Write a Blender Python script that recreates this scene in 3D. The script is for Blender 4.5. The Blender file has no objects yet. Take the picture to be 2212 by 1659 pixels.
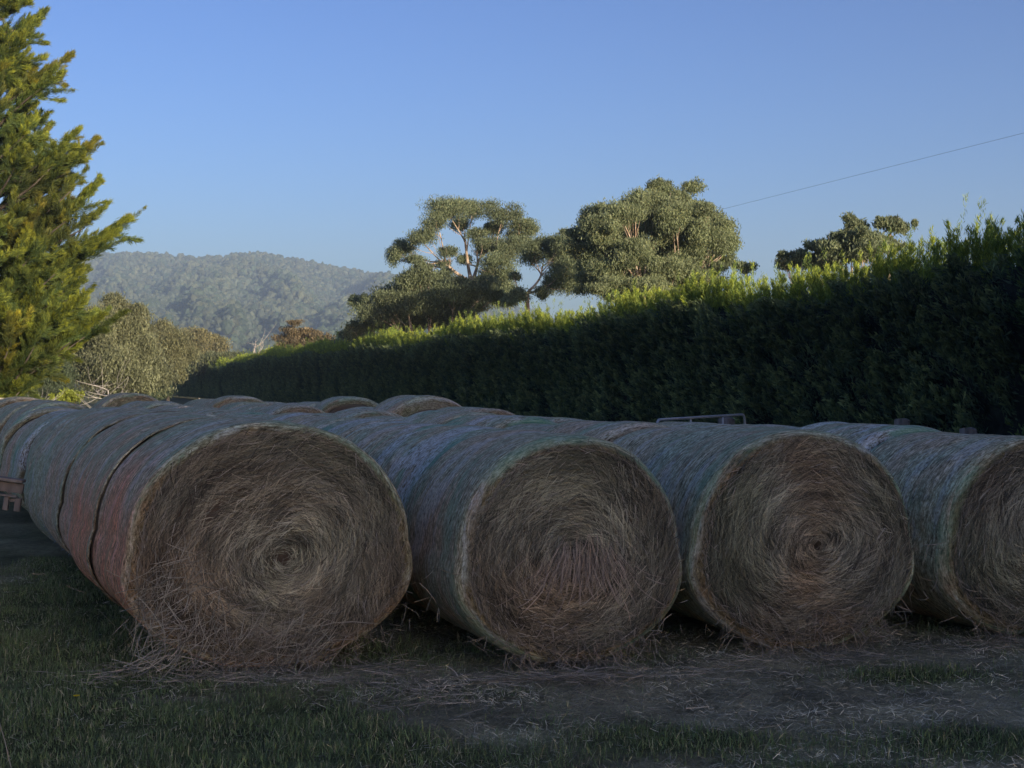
import bpy, math
import numpy as np
from math import radians, sin, cos, tan, pi, sqrt

rng = np.random.default_rng(7)
SC = bpy.context.scene
COL = SC.collection
CH = 1.75                                   # eye height of the photographer
F = 3322.0                                  # focal length in units of a 2212 px wide picture

# ------------------------------------------------------------------ helpers
def W(px, py, d):
    """world point that lies d metres ahead in the direction of picture position px,py"""
    return np.array([(px-1106.0)/F*d, d, CH-(py-829.5)/F*d])

def hash3(ix, iy, iz, seed=0):
    n = (ix*374761393 + iy*668265263 + iz*2147483647 + seed*974711) & 0xffffffff
    n = ((n ^ (n >> 13))*1274126177) & 0xffffffff
    n = n ^ (n >> 16)
    return (n & 0xffffff)/float(0xffffff)

def vnoise(p, seed=0):
    p = np.asarray(p, float)
    if p.shape[-1] == 2:
        p = np.concatenate([p, np.zeros(p.shape[:-1]+(1,))], -1)
    i = np.floor(p).astype(np.int64); f = p-i; f = f*f*(3-2*f)
    r = 0
    for dx in (0, 1):
        wx = f[..., 0] if dx else 1-f[..., 0]
        for dy in (0, 1):
            wy = f[..., 1] if dy else 1-f[..., 1]
            for dz in (0, 1):
                wz = f[..., 2] if dz else 1-f[..., 2]
                r = r+wx*wy*wz*hash3(i[..., 0]+dx, i[..., 1]+dy, i[..., 2]+dz, seed)
    return r*2-1

def fbm(p, oct=4, seed=0):
    p = np.asarray(p, float); a = 1.0; s = 0; t = 0
    for o in range(oct):
        s = s+a*vnoise(p*(2**o)+o*17.3, seed+o); t += a; a *= .5
    return s/t

def unit(v):
    return v/np.maximum(np.linalg.norm(v, axis=-1, keepdims=True), 1e-9)

def tag(o, label=None, cat=None, group=None, kind=None):
    if label: o['label'] = label
    if cat: o['category'] = cat
    if group: o['group'] = group
    if kind: o['kind'] = kind
    return o

def empty(name, loc=(0, 0, 0), rz=0.0):
    o = bpy.data.objects.new(name, None)
    o.location = loc; o.rotation_euler = (0, 0, rz); o.empty_display_size = .2
    COL.objects.link(o)
    return o

class Geo:
    """collects vertices, faces (any size), a colour per vertex, a material index per face"""
    def __init__(s):
        s.v = []; s.f = []; s.c = []; s.n = 0; s.m = []; s.uv = []
    def add(s, v, f, c=(1, 1, 1), m=0, uv=None):
        v = np.asarray(v, float).reshape(-1, 3); f = np.asarray(f, np.int64)
        c = np.asarray(c, float)
        if c.ndim == 1: c = np.tile(c, (len(v), 1))
        s.v.append(v); s.c.append(c); s.f.append(f+s.n); s.m.append(np.full(len(f), m))
        s.uv.append(np.zeros((len(v), 2)) if uv is None else np.asarray(uv, float))
        s.n += len(v)
    def mesh(s, name, mats, smooth=False):
        me = bpy.data.meshes.new(name)
        v = np.concatenate(s.v); c = np.concatenate(s.c); uv = np.concatenate(s.uv)
        me.vertices.add(len(v)); me.vertices.foreach_set('co', v.ravel())
        loops = np.concatenate([f.ravel() for f in s.f]).astype(np.int32)
        sizes = np.concatenate([np.full(len(f), f.shape[1]) for f in s.f])
        me.loops.add(len(loops)); me.loops.foreach_set('vertex_index', loops)
        me.polygons.add(len(sizes))
        st = np.concatenate([[0], np.cumsum(sizes)[:-1]])
        me.polygons.foreach_set('loop_start', st)
        me.polygons.foreach_set('material_index', np.concatenate(s.m).astype(np.int32))
        me.polygons.foreach_set('use_smooth', np.full(len(sizes), smooth))
        me.update(calc_edges=True)
        ca = me.color_attributes.new('col', 'FLOAT_COLOR', 'POINT')
        ca.data.foreach_set('color', np.concatenate([c, np.ones((len(c), 1))], 1).ravel())
        ul = me.uv_layers.new(name='UVMap')
        ul.data.foreach_set('uv', uv[loops].ravel())
        for m in (mats if isinstance(mats, (list, tuple)) else [mats]): me.materials.append(m)
        return me
    def obj(s, name, mats, parent=None, smooth=False, loc=None):
        o = bpy.data.objects.new(name, s.mesh(name, mats, smooth))
        COL.objects.link(o)
        if parent is not None: o.parent = parent
        if loc is not None: o.location = loc
        return o

def grid_faces(nu, nv, wrap=False):
    i = np.arange(nu if wrap else nu-1)[:, None]; j = np.arange(nv-1)[None]
    i2 = (i+1) % nu
    return np.stack([i*nv+j+0*i, i2*nv+j, i2*nv+j+1, i*nv+j+1], -1).reshape(-1, 4)

def tube(g, pts, rad, n=8, c=(1, 1, 1), m=0):
    pts = np.asarray(pts, float); k = len(pts)
    rad = np.broadcast_to(np.asarray(rad, float), (k,))
    t = unit(np.gradient(pts, axis=0))
    ref = np.array([0, 0, 1.0]) if abs(t[:, 2]).mean() < .8 else np.array([1.0, 0, 0])
    a = unit(np.cross(t, ref)); b = np.cross(t, a)
    an = np.linspace(0, 2*pi, n, endpoint=False)
    v = pts[:, None]+rad[:, None, None]*(a[:, None]*np.cos(an)[None, :, None]+b[:, None]*np.sin(an)[None, :, None])
    f = []
    for i in range(k-1):
        for j in range(n):
            f.append([i*n+j, i*n+(j+1) % n, (i+1)*n+(j+1) % n, (i+1)*n+j])
    g.add(v.reshape(-1, 3), f, c, m)
    e = np.array([[j for j in range(n)][::-1], [(k-1)*n+j for j in range(n)]])
    # caps share the tube's vertices
    g.f.append(e+g.n-k*n); g.m.append(np.full(2, m))

def box(g, c, s, R=None, col=(1, 1, 1), m=0, bev=0.0):
    x, y, z = np.array(s)/2.0; b = min(bev, .45*min(s)) if bev else .06*min(s)
    V = []; 
    for sx in (-1, 1):
        for sy in (-1, 1):
            for sz in (-1, 1):
                V += [(sx*x, sy*(y-b), sz*(z-b)), (sx*(x-b), sy*y, sz*(z-b)), (sx*(x-b), sy*(y-b), sz*z)]
    V = np.array(V)
    import bmesh
    bm = bmesh.new()
    vs = [bm.verts.new(p) for p in V]
    r = bmesh.ops.convex_hull(bm, input=vs)
    bm.verts.index_update()
    vv = np.array([v.co[:] for v in bm.verts]); fa = [[v.index for v in f.verts] for f in bm.faces]
    bm.free()
    if R is not None: vv = vv@np.asarray(R).T
    vv = vv+np.asarray(c)
    g.add(vv, [f for f in fa if len(f) == 3], col, m)
    q = [f for f in fa if len(f) == 4]
    if q:
        g.f.append(np.array(q)+g.n-len(vv)); g.m.append(np.full(len(q), m))

def rotz(a):
    return np.array([[cos(a), -sin(a), 0], [sin(a), cos(a), 0], [0, 0, 1]])
def rotx(a):
    return np.array([[1, 0, 0], [0, cos(a), -sin(a)], [0, sin(a), cos(a)]])
def roty(a):
    return np.array([[cos(a), 0, sin(a)], [0, 1, 0], [-sin(a), 0, cos(a)]])

def cards(g, C, D, L, Wd, c, m=0, R=None):
    """leaf shaped quads: centre C, long axis D, length L, width Wd"""
    R = R or rng
    n = len(C); D = unit(D)
    S = unit(np.cross(D, R.normal(size=(n, 3))))
    L = np.broadcast_to(L, (n,))[:, None]; Wd = np.broadcast_to(Wd, (n,))[:, None]
    v = np.stack([C-D*L*.5, C+S*Wd*.5+D*L*.08, C+D*L*.5, C-S*Wd*.5+D*L*.08], 1).reshape(-1, 3)
    f = np.arange(4*n).reshape(n, 4)
    c = np.broadcast_to(np.asarray(c, float), (n, 3))
    g.add(v, f, np.repeat(c, 4, 0), m)

def ribbons(g, P, D, Nn, L, Wd, c, curl, seg=3, droop=0.0, R=None):
    """bent straws: start P, direction D, surface normal Nn, bending sideways by curl (1/m)"""
    R = R or rng
    n = len(P); D = unit(D); S = unit(np.cross(Nn, D))
    L = np.broadcast_to(L, (n,)); Wd = np.broadcast_to(Wd, (n,))
    curl = np.broadcast_to(curl, (n,)); droop = np.broadcast_to(droop, (n,))
    wv = unit(S+.6*R.normal(size=(n, 3)))
    vs = []
    for k in range(seg+1):
        t = (k/seg)*L
        ctr = P+D*t[:, None]+S*(.5*curl*t*t)[:, None]-np.array([0, 0, 1.0])*(.5*droop*t*t)[:, None]
        w = Wd*(1.0 if k < seg else .35)
        vs += [ctr-wv*(w*.5)[:, None], ctr+wv*(w*.5)[:, None]]
    v = np.stack(vs, 1).reshape(-1, 3)
    base = (np.arange(n)*(2*(seg+1)))[:, None]
    f = np.concatenate([base+np.array([2*k, 2*k+1, 2*k+3, 2*k+2]) for k in range(seg)], 0)
    c = np.broadcast_to(np.asarray(c, float), (n, 3))
    g.add(v, f, np.repeat(c, 2*(seg+1), 0))

# ------------------------------------------------------------------ materials
class NT:
    def __init__(s, name):
        s.mat = bpy.data.materials.new(name); s.mat.use_nodes = True
        s.t = s.mat.node_tree; s.t.nodes.clear()
    def n(s, kind, **kw):
        nd = s.t.nodes.new(kind)
        for k, v in kw.items():
            if k.startswith('i_'):
                nd.inputs[k[2:].replace('_', ' ')].default_value = v
            else: setattr(nd, k, v)
        return nd
    def l(s, a, b): s.t.links.new(a, b)
    def math(s, op, a, b=None, c=None, clamp=False):
        nd = s.n('ShaderNodeMath', operation=op, use_clamp=clamp)
        for i, x in enumerate((a, b, c)):
            if x is None: continue
            if isinstance(x, (int, float)): nd.inputs[i].default_value = x
            else: s.l(x, nd.inputs[i])
        return nd.outputs[0]
    def mix(s, fac, a, b, blend='MIX'):
        nd = s.n('ShaderNodeMix', data_type='RGBA', blend_type=blend)
        for sock, x in ((nd.inputs[0], fac), (nd.inputs[6], a), (nd.inputs[7], b)):
            if isinstance(x, (int, float)): sock.default_value = x
            elif isinstance(x, (tuple, list)): sock.default_value = tuple(x)+((1,) if len(x) == 3 else ())
            else: s.l(x, sock)
        return nd.outputs[2]
    def ramp(s, x, stops):
        nd = s.n('ShaderNodeValToRGB'); e = nd.color_ramp.elements
        while len(e) > 1: e.remove(e[0])
        for i, (p, c) in enumerate(stops):
            if isinstance(c, (int, float)): c = (c, c, c)
            el = e[0] if i == 0 else e.new(p)
            el.position = p; el.color = tuple(c)+(1,)
        s.l(x, nd.inputs[0]); return nd.outputs[0]
    def noise(s, vec, scale, detail=3, rough=.55, dist=0, dim='3D'):
        nd = s.n('ShaderNodeTexNoise', noise_dimensions=dim)
        nd.inputs['Scale'].default_value = scale; nd.inputs['Detail'].default_value = detail
        nd.inputs['Roughness'].default_value = rough; nd.inputs['Distortion'].default_value = dist
        if vec is not None: s.l(vec, nd.inputs['Vector'])
        return nd.outputs[0]
    def vmul(s, vec, xyz, add=None):
        nd = s.n('ShaderNodeVectorMath', operation='MULTIPLY'); s.l(vec, nd.inputs[0]); nd.inputs[1].default_value = xyz
        o = nd.outputs[0]
        if add is not None:
            n2 = s.n('ShaderNodeVectorMath', operation='ADD'); s.l(o, n2.inputs[0]); s.l(add, n2.inputs[1]); o = n2.outputs[0]
        return o
    def out(s, shader):
        o = s.n('ShaderNodeOutputMaterial'); s.l(shader, o.inputs[0]); return s.mat
    def pbsdf(s, col, rough=.9, bump=None, bstr=.3, bdist=.01, spec=.2):
        p = s.n('ShaderNodeBsdfPrincipled')
        if isinstance(col, (tuple, list)): p.inputs['Base Color'].default_value = tuple(col)+(1,)
        else: s.l(col, p.inputs['Base Color'])
        p.inputs['Roughness'].default_value = rough
        p.inputs['Specular IOR Level'].default_value = spec
        if bump is not None:
            b = s.n('ShaderNodeBump'); b.inputs['Strength'].default_value = bstr; b.inputs['Distance'].default_value = bdist
            s.l(bump, b.inputs['Height']); s.l(b.outputs[0], p.inputs['Normal'])
        return p.outputs[0]

def leaf_mat(name, base, transl=.35, rough=.6, var=.35, scale=.8, alt=None):
    t = NT(name)
    a = t.n('ShaderNodeAttribute', attribute_name='col')
    tc = t.n('ShaderNodeTexCoord')
    n = t.noise(tc.outputs['Object'], scale, 3)
    v = t.ramp(n, [(.3, 1-var), (.7, 1+var)])
    c = t.mix(1.0, a.outputs['Color'], base, 'MULTIPLY')
    c = t.mix(1.0, c, v, 'MULTIPLY')
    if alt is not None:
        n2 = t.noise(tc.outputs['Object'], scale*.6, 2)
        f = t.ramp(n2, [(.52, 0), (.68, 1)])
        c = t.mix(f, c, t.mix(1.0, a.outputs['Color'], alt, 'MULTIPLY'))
    p = t.n('ShaderNodeBsdfPrincipled'); t.l(c, p.inputs['Base Color'])
    p.inputs['Roughness'].default_value = rough; p.inputs['Specular IOR Level'].default_value = .25
    tr = t.n('ShaderNodeBsdfTranslucent'); t.l(c, tr.inputs[0])
    m = t.n('ShaderNodeMixShader'); m.inputs[0].default_value = transl
    t.l(p.outputs[0], m.inputs[1]); t.l(tr.outputs[0], m.inputs[2])
    return t.out(m.outputs[0])

def bark_mat(name, c1, c2, scale=6):
    t = NT(name); tc = t.n('ShaderNodeTexCoord')
    v = t.vmul(tc.outputs['Object'], (1, 1, .25))
    n = t.noise(v, scale, 5)
    return t.out(t.pbsdf(t.ramp(n, [(.35, c1), (.65, c2)]), .85, n, .5, .02))

M_CYP = leaf_mat('cypress_foliage', (.145, .180, .055), .45, alt=(.135, .140, .06), scale=.7)
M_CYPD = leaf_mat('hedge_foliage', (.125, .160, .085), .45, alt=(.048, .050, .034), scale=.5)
M_EUC = leaf_mat('gum_foliage', (.205, .240, .128), .45, rough=.5, var=.25)
M_EUCB = leaf_mat('olive_gum_foliage', (.215, .225, .120), .42, rough=.5, var=.3)
M_EUCO = leaf_mat('russet_gum_foliage', (.200, .160, .090), .4, rough=.5)
M_FAR = leaf_mat('forest_foliage', (.085, .105, .070), .1, var=.15, scale=.004)
M_BARK = bark_mat('gum_bark', (.24, .165, .11), (.56, .44, .32))
M_BARKD = bark_mat('cypress_bark', (.045, .035, .028), (.11, .09, .07))
M_DEAD = bark_mat('dead_wood', (.30, .27, .23), (.48, .44, .39), 10)
M_WOOD = bark_mat('weathered_timber', (.15, .115, .09), (.31, .25, .20), 9)
M_POST = bark_mat('grey_post_timber', (.10, .095, .09), (.24, .22, .21), 14)
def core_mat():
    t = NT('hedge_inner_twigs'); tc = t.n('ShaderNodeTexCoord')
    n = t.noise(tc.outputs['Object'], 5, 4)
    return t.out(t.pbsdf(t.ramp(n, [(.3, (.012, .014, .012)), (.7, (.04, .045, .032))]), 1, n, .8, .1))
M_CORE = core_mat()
def metal(name, c, r=.45):
    t = NT(name); tc = t.n('ShaderNodeTexCoord'); n = t.noise(tc.outputs['Object'], 12, 4)
    p = t.pbsdf(t.mix(n, tuple(x*.75 for x in c), tuple(min(1, x*1.2) for x in c)), r, spec=.5)
    return t.out(p)
M_GALV = metal('galvanised_pipe', (.42, .43, .44))
M_WIRE = metal('cable', (.05, .05, .055))
M_PETAL = leaf_mat('petal', (.80, .62, .03), .3, var=.05)

def straw_mat():
    t = NT('straw'); a = t.n('ShaderNodeAttribute', attribute_name='col')
    p = t.n('ShaderNodeBsdfPrincipled'); t.l(a.outputs['Color'], p.inputs['Base Color'])
    p.inputs['Roughness'].default_value = .55; p.inputs['Specular IOR Level'].default_value = .3
    tr = t.n('ShaderNodeBsdfTranslucent'); t.l(a.outputs['Color'], tr.inputs[0])
    m = t.n('ShaderNodeMixShader'); m.inputs[0].default_value = .15
    t.l(p.outputs[0], m.inputs[1]); t.l(tr.outputs[0], m.inputs[2])
    return t.out(m.outputs[0])
M_STRAW = straw_mat()

def hay_mat():
    # UV: u = angle in turns*6, v = radius in metres
    t = NT('hay_end'); uv = t.n('ShaderNodeUVMap'); oi = t.n('ShaderNodeObjectInfo')
    tc = t.n('ShaderNodeTexCoord')
    off = t.n('ShaderNodeCombineXYZ'); t.l(t.math('MULTIPLY', oi.outputs['Random'], 37.0), off.inputs[2])
    pol = t.vmul(uv.outputs[0], (1.6, 26, 1), off.outputs[0])
    rings = t.noise(pol, 1.0, 5, .7, .6)
    pol2 = t.vmul(uv.outputs[0], (5, 95, 1), off.outputs[0])
    fine = t.noise(pol2, 1.0, 4, .75, .8)
    cl = t.noise(t.vmul(tc.outputs['Object'], (1, 1, 1), off.outputs[0]), 2.6, 4)
    h = t.math('ADD', t.math('MULTIPLY', rings, .45), t.math('MULTIPLY', fine, .55))
    c = t.ramp(h, [(.30, (.035, .026, .018)), (.48, (.12, .093, .064)), (.62, (.23, .185, .13)), (.78, (.40, .34, .25))])
    c = t.mix(t.ramp(cl, [(.42, 0), (.62, .6)]), c, (.13, .082, .050), 'MIX')
    c2 = t.mix(t.ramp(cl, [(.30, .5), (.46, 0)]), c, (.12, .125, .07), 'MIX')
    return t.out(t.pbsdf(c2, .9, h, 1.0, .03))
M_HAY = hay_mat()

def net_mat():
    # UV: u = distance round the barrel (m), v = distance along the barrel (m)
    t = NT('net_wrapped_hay'); uv = t.n('ShaderNodeUVMap'); oi = t.n('ShaderNodeObjectInfo')
    at = t.n('ShaderNodeAttribute', attribute_name='col')
    off = t.n('ShaderNodeCombineXYZ')
    r = t.math('MULTIPLY', oi.outputs['Random'], 61.0)
    t.l(r, off.inputs[0]); t.l(t.math('MULTIPLY', r, .37), off.inputs[1]); t.l(r, off.inputs[2])
    def nz(su, sv, det=4, rough=.6, dist=0):
        return t.noise(t.vmul(uv.outputs[0], (su, sv, 1), off.outputs[0]), 1.0, det, rough, dist)
    band = nz(.5, 9, 3)            # broad wraps
    strand = nz(13, 56, 4, .8, .3)       # single strands
    speck = nz(30, 44, 5, .85)       # hay poking between strands
    blot = nz(1.6, 2.4, 5, .65, .5)
    h = t.math('ADD', t.math('MULTIPLY', strand, .6), t.math('MULTIPLY', speck, .4))
    hay = t.ramp(h, [(.38, (.05, .040, .024)), (.45, (.26, .230, .145)), (.53, (.55, .49, .335)), (.60, (.92, .87, .69))])
    # tone of the hay from bale to bale and place to place
    warm = t.ramp(blot, [(.40, 0), (.62, 1)])
    hay = t.mix(warm, t.mix(1.0, hay, (.90, 1.04, .98), 'MULTIPLY'), t.mix(1.0, hay, (1.08, .94, .86), 'MULTIPLY'))
    # coloured and doubled bands of net
    wband = t.math('MULTIPLY', t.ramp(nz(.9, 3.2, 5, .65, 1.2), [(.545, 0), (.59, 1)]), t.ramp(speck, [(.38, .15), (.58, 1)]))
    gband = t.math('MULTIPLY', t.ramp(nz(.8, 3.0, 5, .65, 1.2), [(.40, 1), (.46, 0)]), t.ramp(speck, [(.36, .2), (.6, .8)]))
    amt_w = t.math('SUBTRACT', 1.0, at.outputs['Alpha'])
    sep = t.n('ShaderNodeSeparateColor'); t.l(at.outputs['Color'], sep.inputs[0])
    c = t.mix(t.math('MULTIPLY', gband, .6), hay, (.22, .46, .28))
    c = t.mix(t.math('MULTIPLY', wband, .42), c, (.78, .82, .80))
    suv = t.n('ShaderNodeSeparateXYZ'); t.l(uv.outputs[0], suv.inputs[0])
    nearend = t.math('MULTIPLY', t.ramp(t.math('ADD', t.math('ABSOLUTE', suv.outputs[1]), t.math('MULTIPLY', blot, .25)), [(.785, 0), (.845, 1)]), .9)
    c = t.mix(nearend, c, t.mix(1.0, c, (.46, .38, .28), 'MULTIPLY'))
    # net edge (red channel) and red-brown weathering (green channel) stored per vertex
    edge = t.math('MULTIPLY', sep.outputs[0], t.ramp(t.math('ADD', t.math('MULTIPLY', strand, .5), t.math('MULTIPLY', speck, .5)), [(.46, .0), (.54, 1)]))
    c = t.mix(t.math('MULTIPLY', edge, .75), c, (.75, .80, .82))
    c = t.mix(t.math('MULTIPLY', sep.outputs[1], .9), c, t.mix(1.0, c, (1.80, .74, .54), 'MULTIPLY'))
    c = t.mix(t.math('MULTIPLY', sep.outputs[2], .6), c, (.12, .40, .26))
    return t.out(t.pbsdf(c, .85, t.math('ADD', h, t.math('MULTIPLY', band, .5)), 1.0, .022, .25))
M_NET = net_mat()

def ground_mat():
    t = NT('paddock_soil_and_turf'); a = t.n('ShaderNodeAttribute', attribute_name='col')
    tc = t.n('ShaderNodeTexCoord')
    n = t.noise(tc.outputs['Object'], 14, 6, .7); n2 = t.noise(tc.outputs['Object'], 90, 4, .7)
    v = t.ramp(t.math('ADD', t.math('MULTIPLY', n, .5), t.math('MULTIPLY', n2, .5)), [(.36, .45), (.62, 1.5)])
    return t.out(t.pbsdf(t.mix(1.0, a.outputs['Color'], v, 'MULTIPLY'), 1, n2, 1, .03, .1))
M_GROUND = ground_mat()
def hill_mat():
    t = NT('hillside_soil'); tc = t.n('ShaderNodeTexCoord'); n = t.noise(tc.outputs['Object'], .02, 6)
    return t.out(t.pbsdf(t.ramp(n, [(.35, (.05, .055, .035)), (.65, (.10, .10, .06))]), 1))
M_HILL = hill_mat()

# ------------------------------------------------------------------ ground
def patch(x, y):
    """0 = dry trampled straw, 1 = green grass"""
    p = np.stack([x, y], -1)
    n = fbm(p*1.3, 4, 3)*.9
    g = np.full(x.shape, -.08)-.22/(1+np.exp(-(x-.1)*3))
    def blob(cx, cy, rx, ry, a):
        return a*np.exp(-(((x-cx)/rx)**2+((y-cy)/ry)**2))
    g = g+blob(-2.2, 7.6, 1.5, .9, 1.0)+blob(-3.8, 10.5, 1.5, 3.5, .9)+blob(-1.3, 7.4, 1.0, .6, .6)+blob(-2.6, 8.7, .8, .5, .4)
    g = g+blob(.75, 7.55, .40, .33, .9)+blob(2.35, 7.5, .45, .35, .9)+blob(1.4, 7.0, .35, .2, .6)+blob(2.5, 9.25, .40, .25, .6)
    g = g-blob(-.25, 8.0, .45, .45, .6)-blob(1.6, 8.6, .9, .5, .4)-blob(2.3, 8.4, .8, .4, .5)
    g = g-blob(-2.0, 8.6, .5, .15, .7)
    return 1/(1+np.exp(-(g+n*.55)*7))
def gheight(x, y):
    p = np.stack([x, y], -1)
    return fbm(p*1.6, 4, 9)*.022*np.clip(20/np.maximum(np.abs(y), 1), 0, 1)-.01
def make_ground():
    xs = np.concatenate([-np.geomspace(2800, 6.2, 26), np.arange(-6, 6.5, .05), np.geomspace(6.6, 2800, 26)])
    ys = np.concatenate([-np.geomspace(2500, 5, 14), np.arange(-4, 5.5, 1.0), np.arange(5.6, 14, .05), np.arange(14.1, 40, .5), np.geomspace(41, 3200, 30)])
    X, Y = np.meshgrid(xs, ys, indexing='ij')
    Z = gheight(X, Y)
    m = patch(X, Y)
    near = np.exp(-np.hypot(X, Y-9)/60.0)
    dry = np.array([.42, .37, .22]); wet = np.array([.14, .150, .062]); far = np.array([.13, .13, .06])
    n = fbm(np.stack([X, Y], -1)*3.0, 4, 21)[..., None]*.7+1
    c = (dry+(wet-dry)*m[..., None])*n
    c = c*near[..., None]+far*(1-near[..., None])
    g = Geo(); g.add(np.stack([X, Y, Z], -1).reshape(-1, 3), grid_faces(len(xs), len(ys)), np.clip(c, 0, 1).reshape(-1, 3))
    tag(g.obj('ground', M_GROUND, smooth=True), kind='structure')
make_ground()

def pts_in(n, x0, x1, y0, y1):
    # more plants per square metre close to the camera
    x = rng.uniform(x0, x1, n); y = y0+(y1-y0)*rng.uniform(0, 1, n)**1.35
    return x, y
def blades(name, n, green, label):
    x, y = pts_in(n, -4.9, 4.9, 6.1, 15.5)
    keep = np.abs(x) < y*.36+.3
    x, y = x[keep], y[keep]
    m = patch(x, y)
    u = rng.uniform(0, 1, len(x))
    k = (u < m**1.1) if green else (u < .15+.95*(1-m))
    x, y, m = x[k], y[k], m[k]; nn = len(x)
    P = np.stack([x, y, gheight(x, y)-.004], -1)
    az = rng.uniform(0, 2*pi, nn)
    tuft = np.clip(fbm(np.stack([x, y], -1)*4.5, 3, 31)*.9+.75, .25, 1.7)
    g = Geo()
    if green:
        tilt = rng.normal(0, .5, nn)
        D = np.stack([np.cos(az)*np.abs(tilt), np.sin(az)*np.abs(tilt), np.full(nn, 1.0)], -1)
        L = rng.uniform(.025, .085, nn)*tuft
        b = rng.uniform(.6, 1.5, nn)[:, None]
        c = np.array([.20, .255, .095])*b
        yel = rng.uniform(0, 1, nn) < .18
        c[yel] = np.array([.42, .38, .22])*b[yel]
        ribbons(g, P, D, np.tile([1, 0, 0.0], (nn, 1)), L, .0045, c, rng.normal(0, 6, nn), 2, droop=rng.uniform(0, 9, nn))
    else:
        D = np.stack([np.cos(az), np.sin(az), np.abs(rng.normal(.18, .35, nn))], -1)
        L = rng.uniform(.015, .075, nn)
        b = rng.uniform(.45, 1.6, nn)[:, None]
        c = np.array([.48, .43, .30])*b*np.clip(1+1.3*fbm(np.stack([x, y], -1)*2.2, 3, 77), .45, 1.7)[:, None]
        ribbons(g, P+[0, 0, .004], D, np.tile([0, 0, 1.0], (nn, 1)), L, .0038, c, rng.normal(0, 7, nn), 2, droop=rng.uniform(0, 5, nn))
    tag(g.obj(name, M_STRAW), label, 'grass', kind='stuff')
blades('grass', 330000, True, 'short green grass growing in patches in front of the bales')
blades('dry_grass', 125000, False, 'flattened dry grass and stubble in front of the bales')

def loose_hay():
    g = Geo()
    # (cx, cy, rx, ry, count): hay dropped along the feet of the front bales
    for cx, cy, rx, ry, n in ((-1.5, 9.05, .9, .16, 900), (-2.35, 9.25, .25, .3, 260), (.35, 9.1, .75, .14, 1300), (-.55, 8.75, .25, .12, 260),
                              (1.3, 9.35, .5, .12, 260), (2.0, 9.7, .8, .15, 600), (3.4, 10.3, .7, .2, 700), (-.5, 8.4, .3, .1, 110), (0.5, 8.3, 2.6, .7, 200), (-.75, 9.35, .3, .25, 500)):
        x = cx+rx*rng.normal(0, .55, n); y = cy+ry*rng.normal(0, .6, n)
        n = int(n*.42); x = x[:n]; y = y[:n]; az = rng.normal(0, 1.1, n)+rng.choice([0, pi], n)
        P = np.stack([x, y, gheight(x, y)+rng.uniform(.005, .06, n)*np.exp(-((x-cx)/rx)**2)], -1)
        D = np.stack([np.cos(az), np.sin(az), rng.normal(0, .12, n)], -1)
        b = rng.uniform(.45, 1.5, n)[:, None]
        ribbons(g, P, D, np.tile([0, 0, 1.0], (n, 1)), rng.uniform(.05, .26, n), rng.uniform(.0025, .005, n), np.array([.46, .39, .29])*b, rng.normal(0, 3, n), 4)
    tag(g.obj('loose_hay', M_STRAW), 'loose hay fallen on the ground along the feet of the front bales', 'hay', kind='stuff')
loose_hay()

# ------------------------------------------------------------------ bales
def bale_section(t, a, D):
    """cross-section of a bale lying on the ground: t=0 right, pi/2 top; sagging below"""
    b = D/2
    ct, st = np.cos(t), np.sin(t)
    x = a*np.sign(ct)*np.abs(ct)**.94; z = b+b*st
    low = st < 0
    x = np.where(low, x*(1+.10*np.sin(np.clip(-st, 0, 1)*pi)), x)
    flat = .055
    z = np.where(z < flat, flat*.25+(z/flat)*flat*.75*np.clip(z/flat, 0, 1), z)
    return x, z

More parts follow.
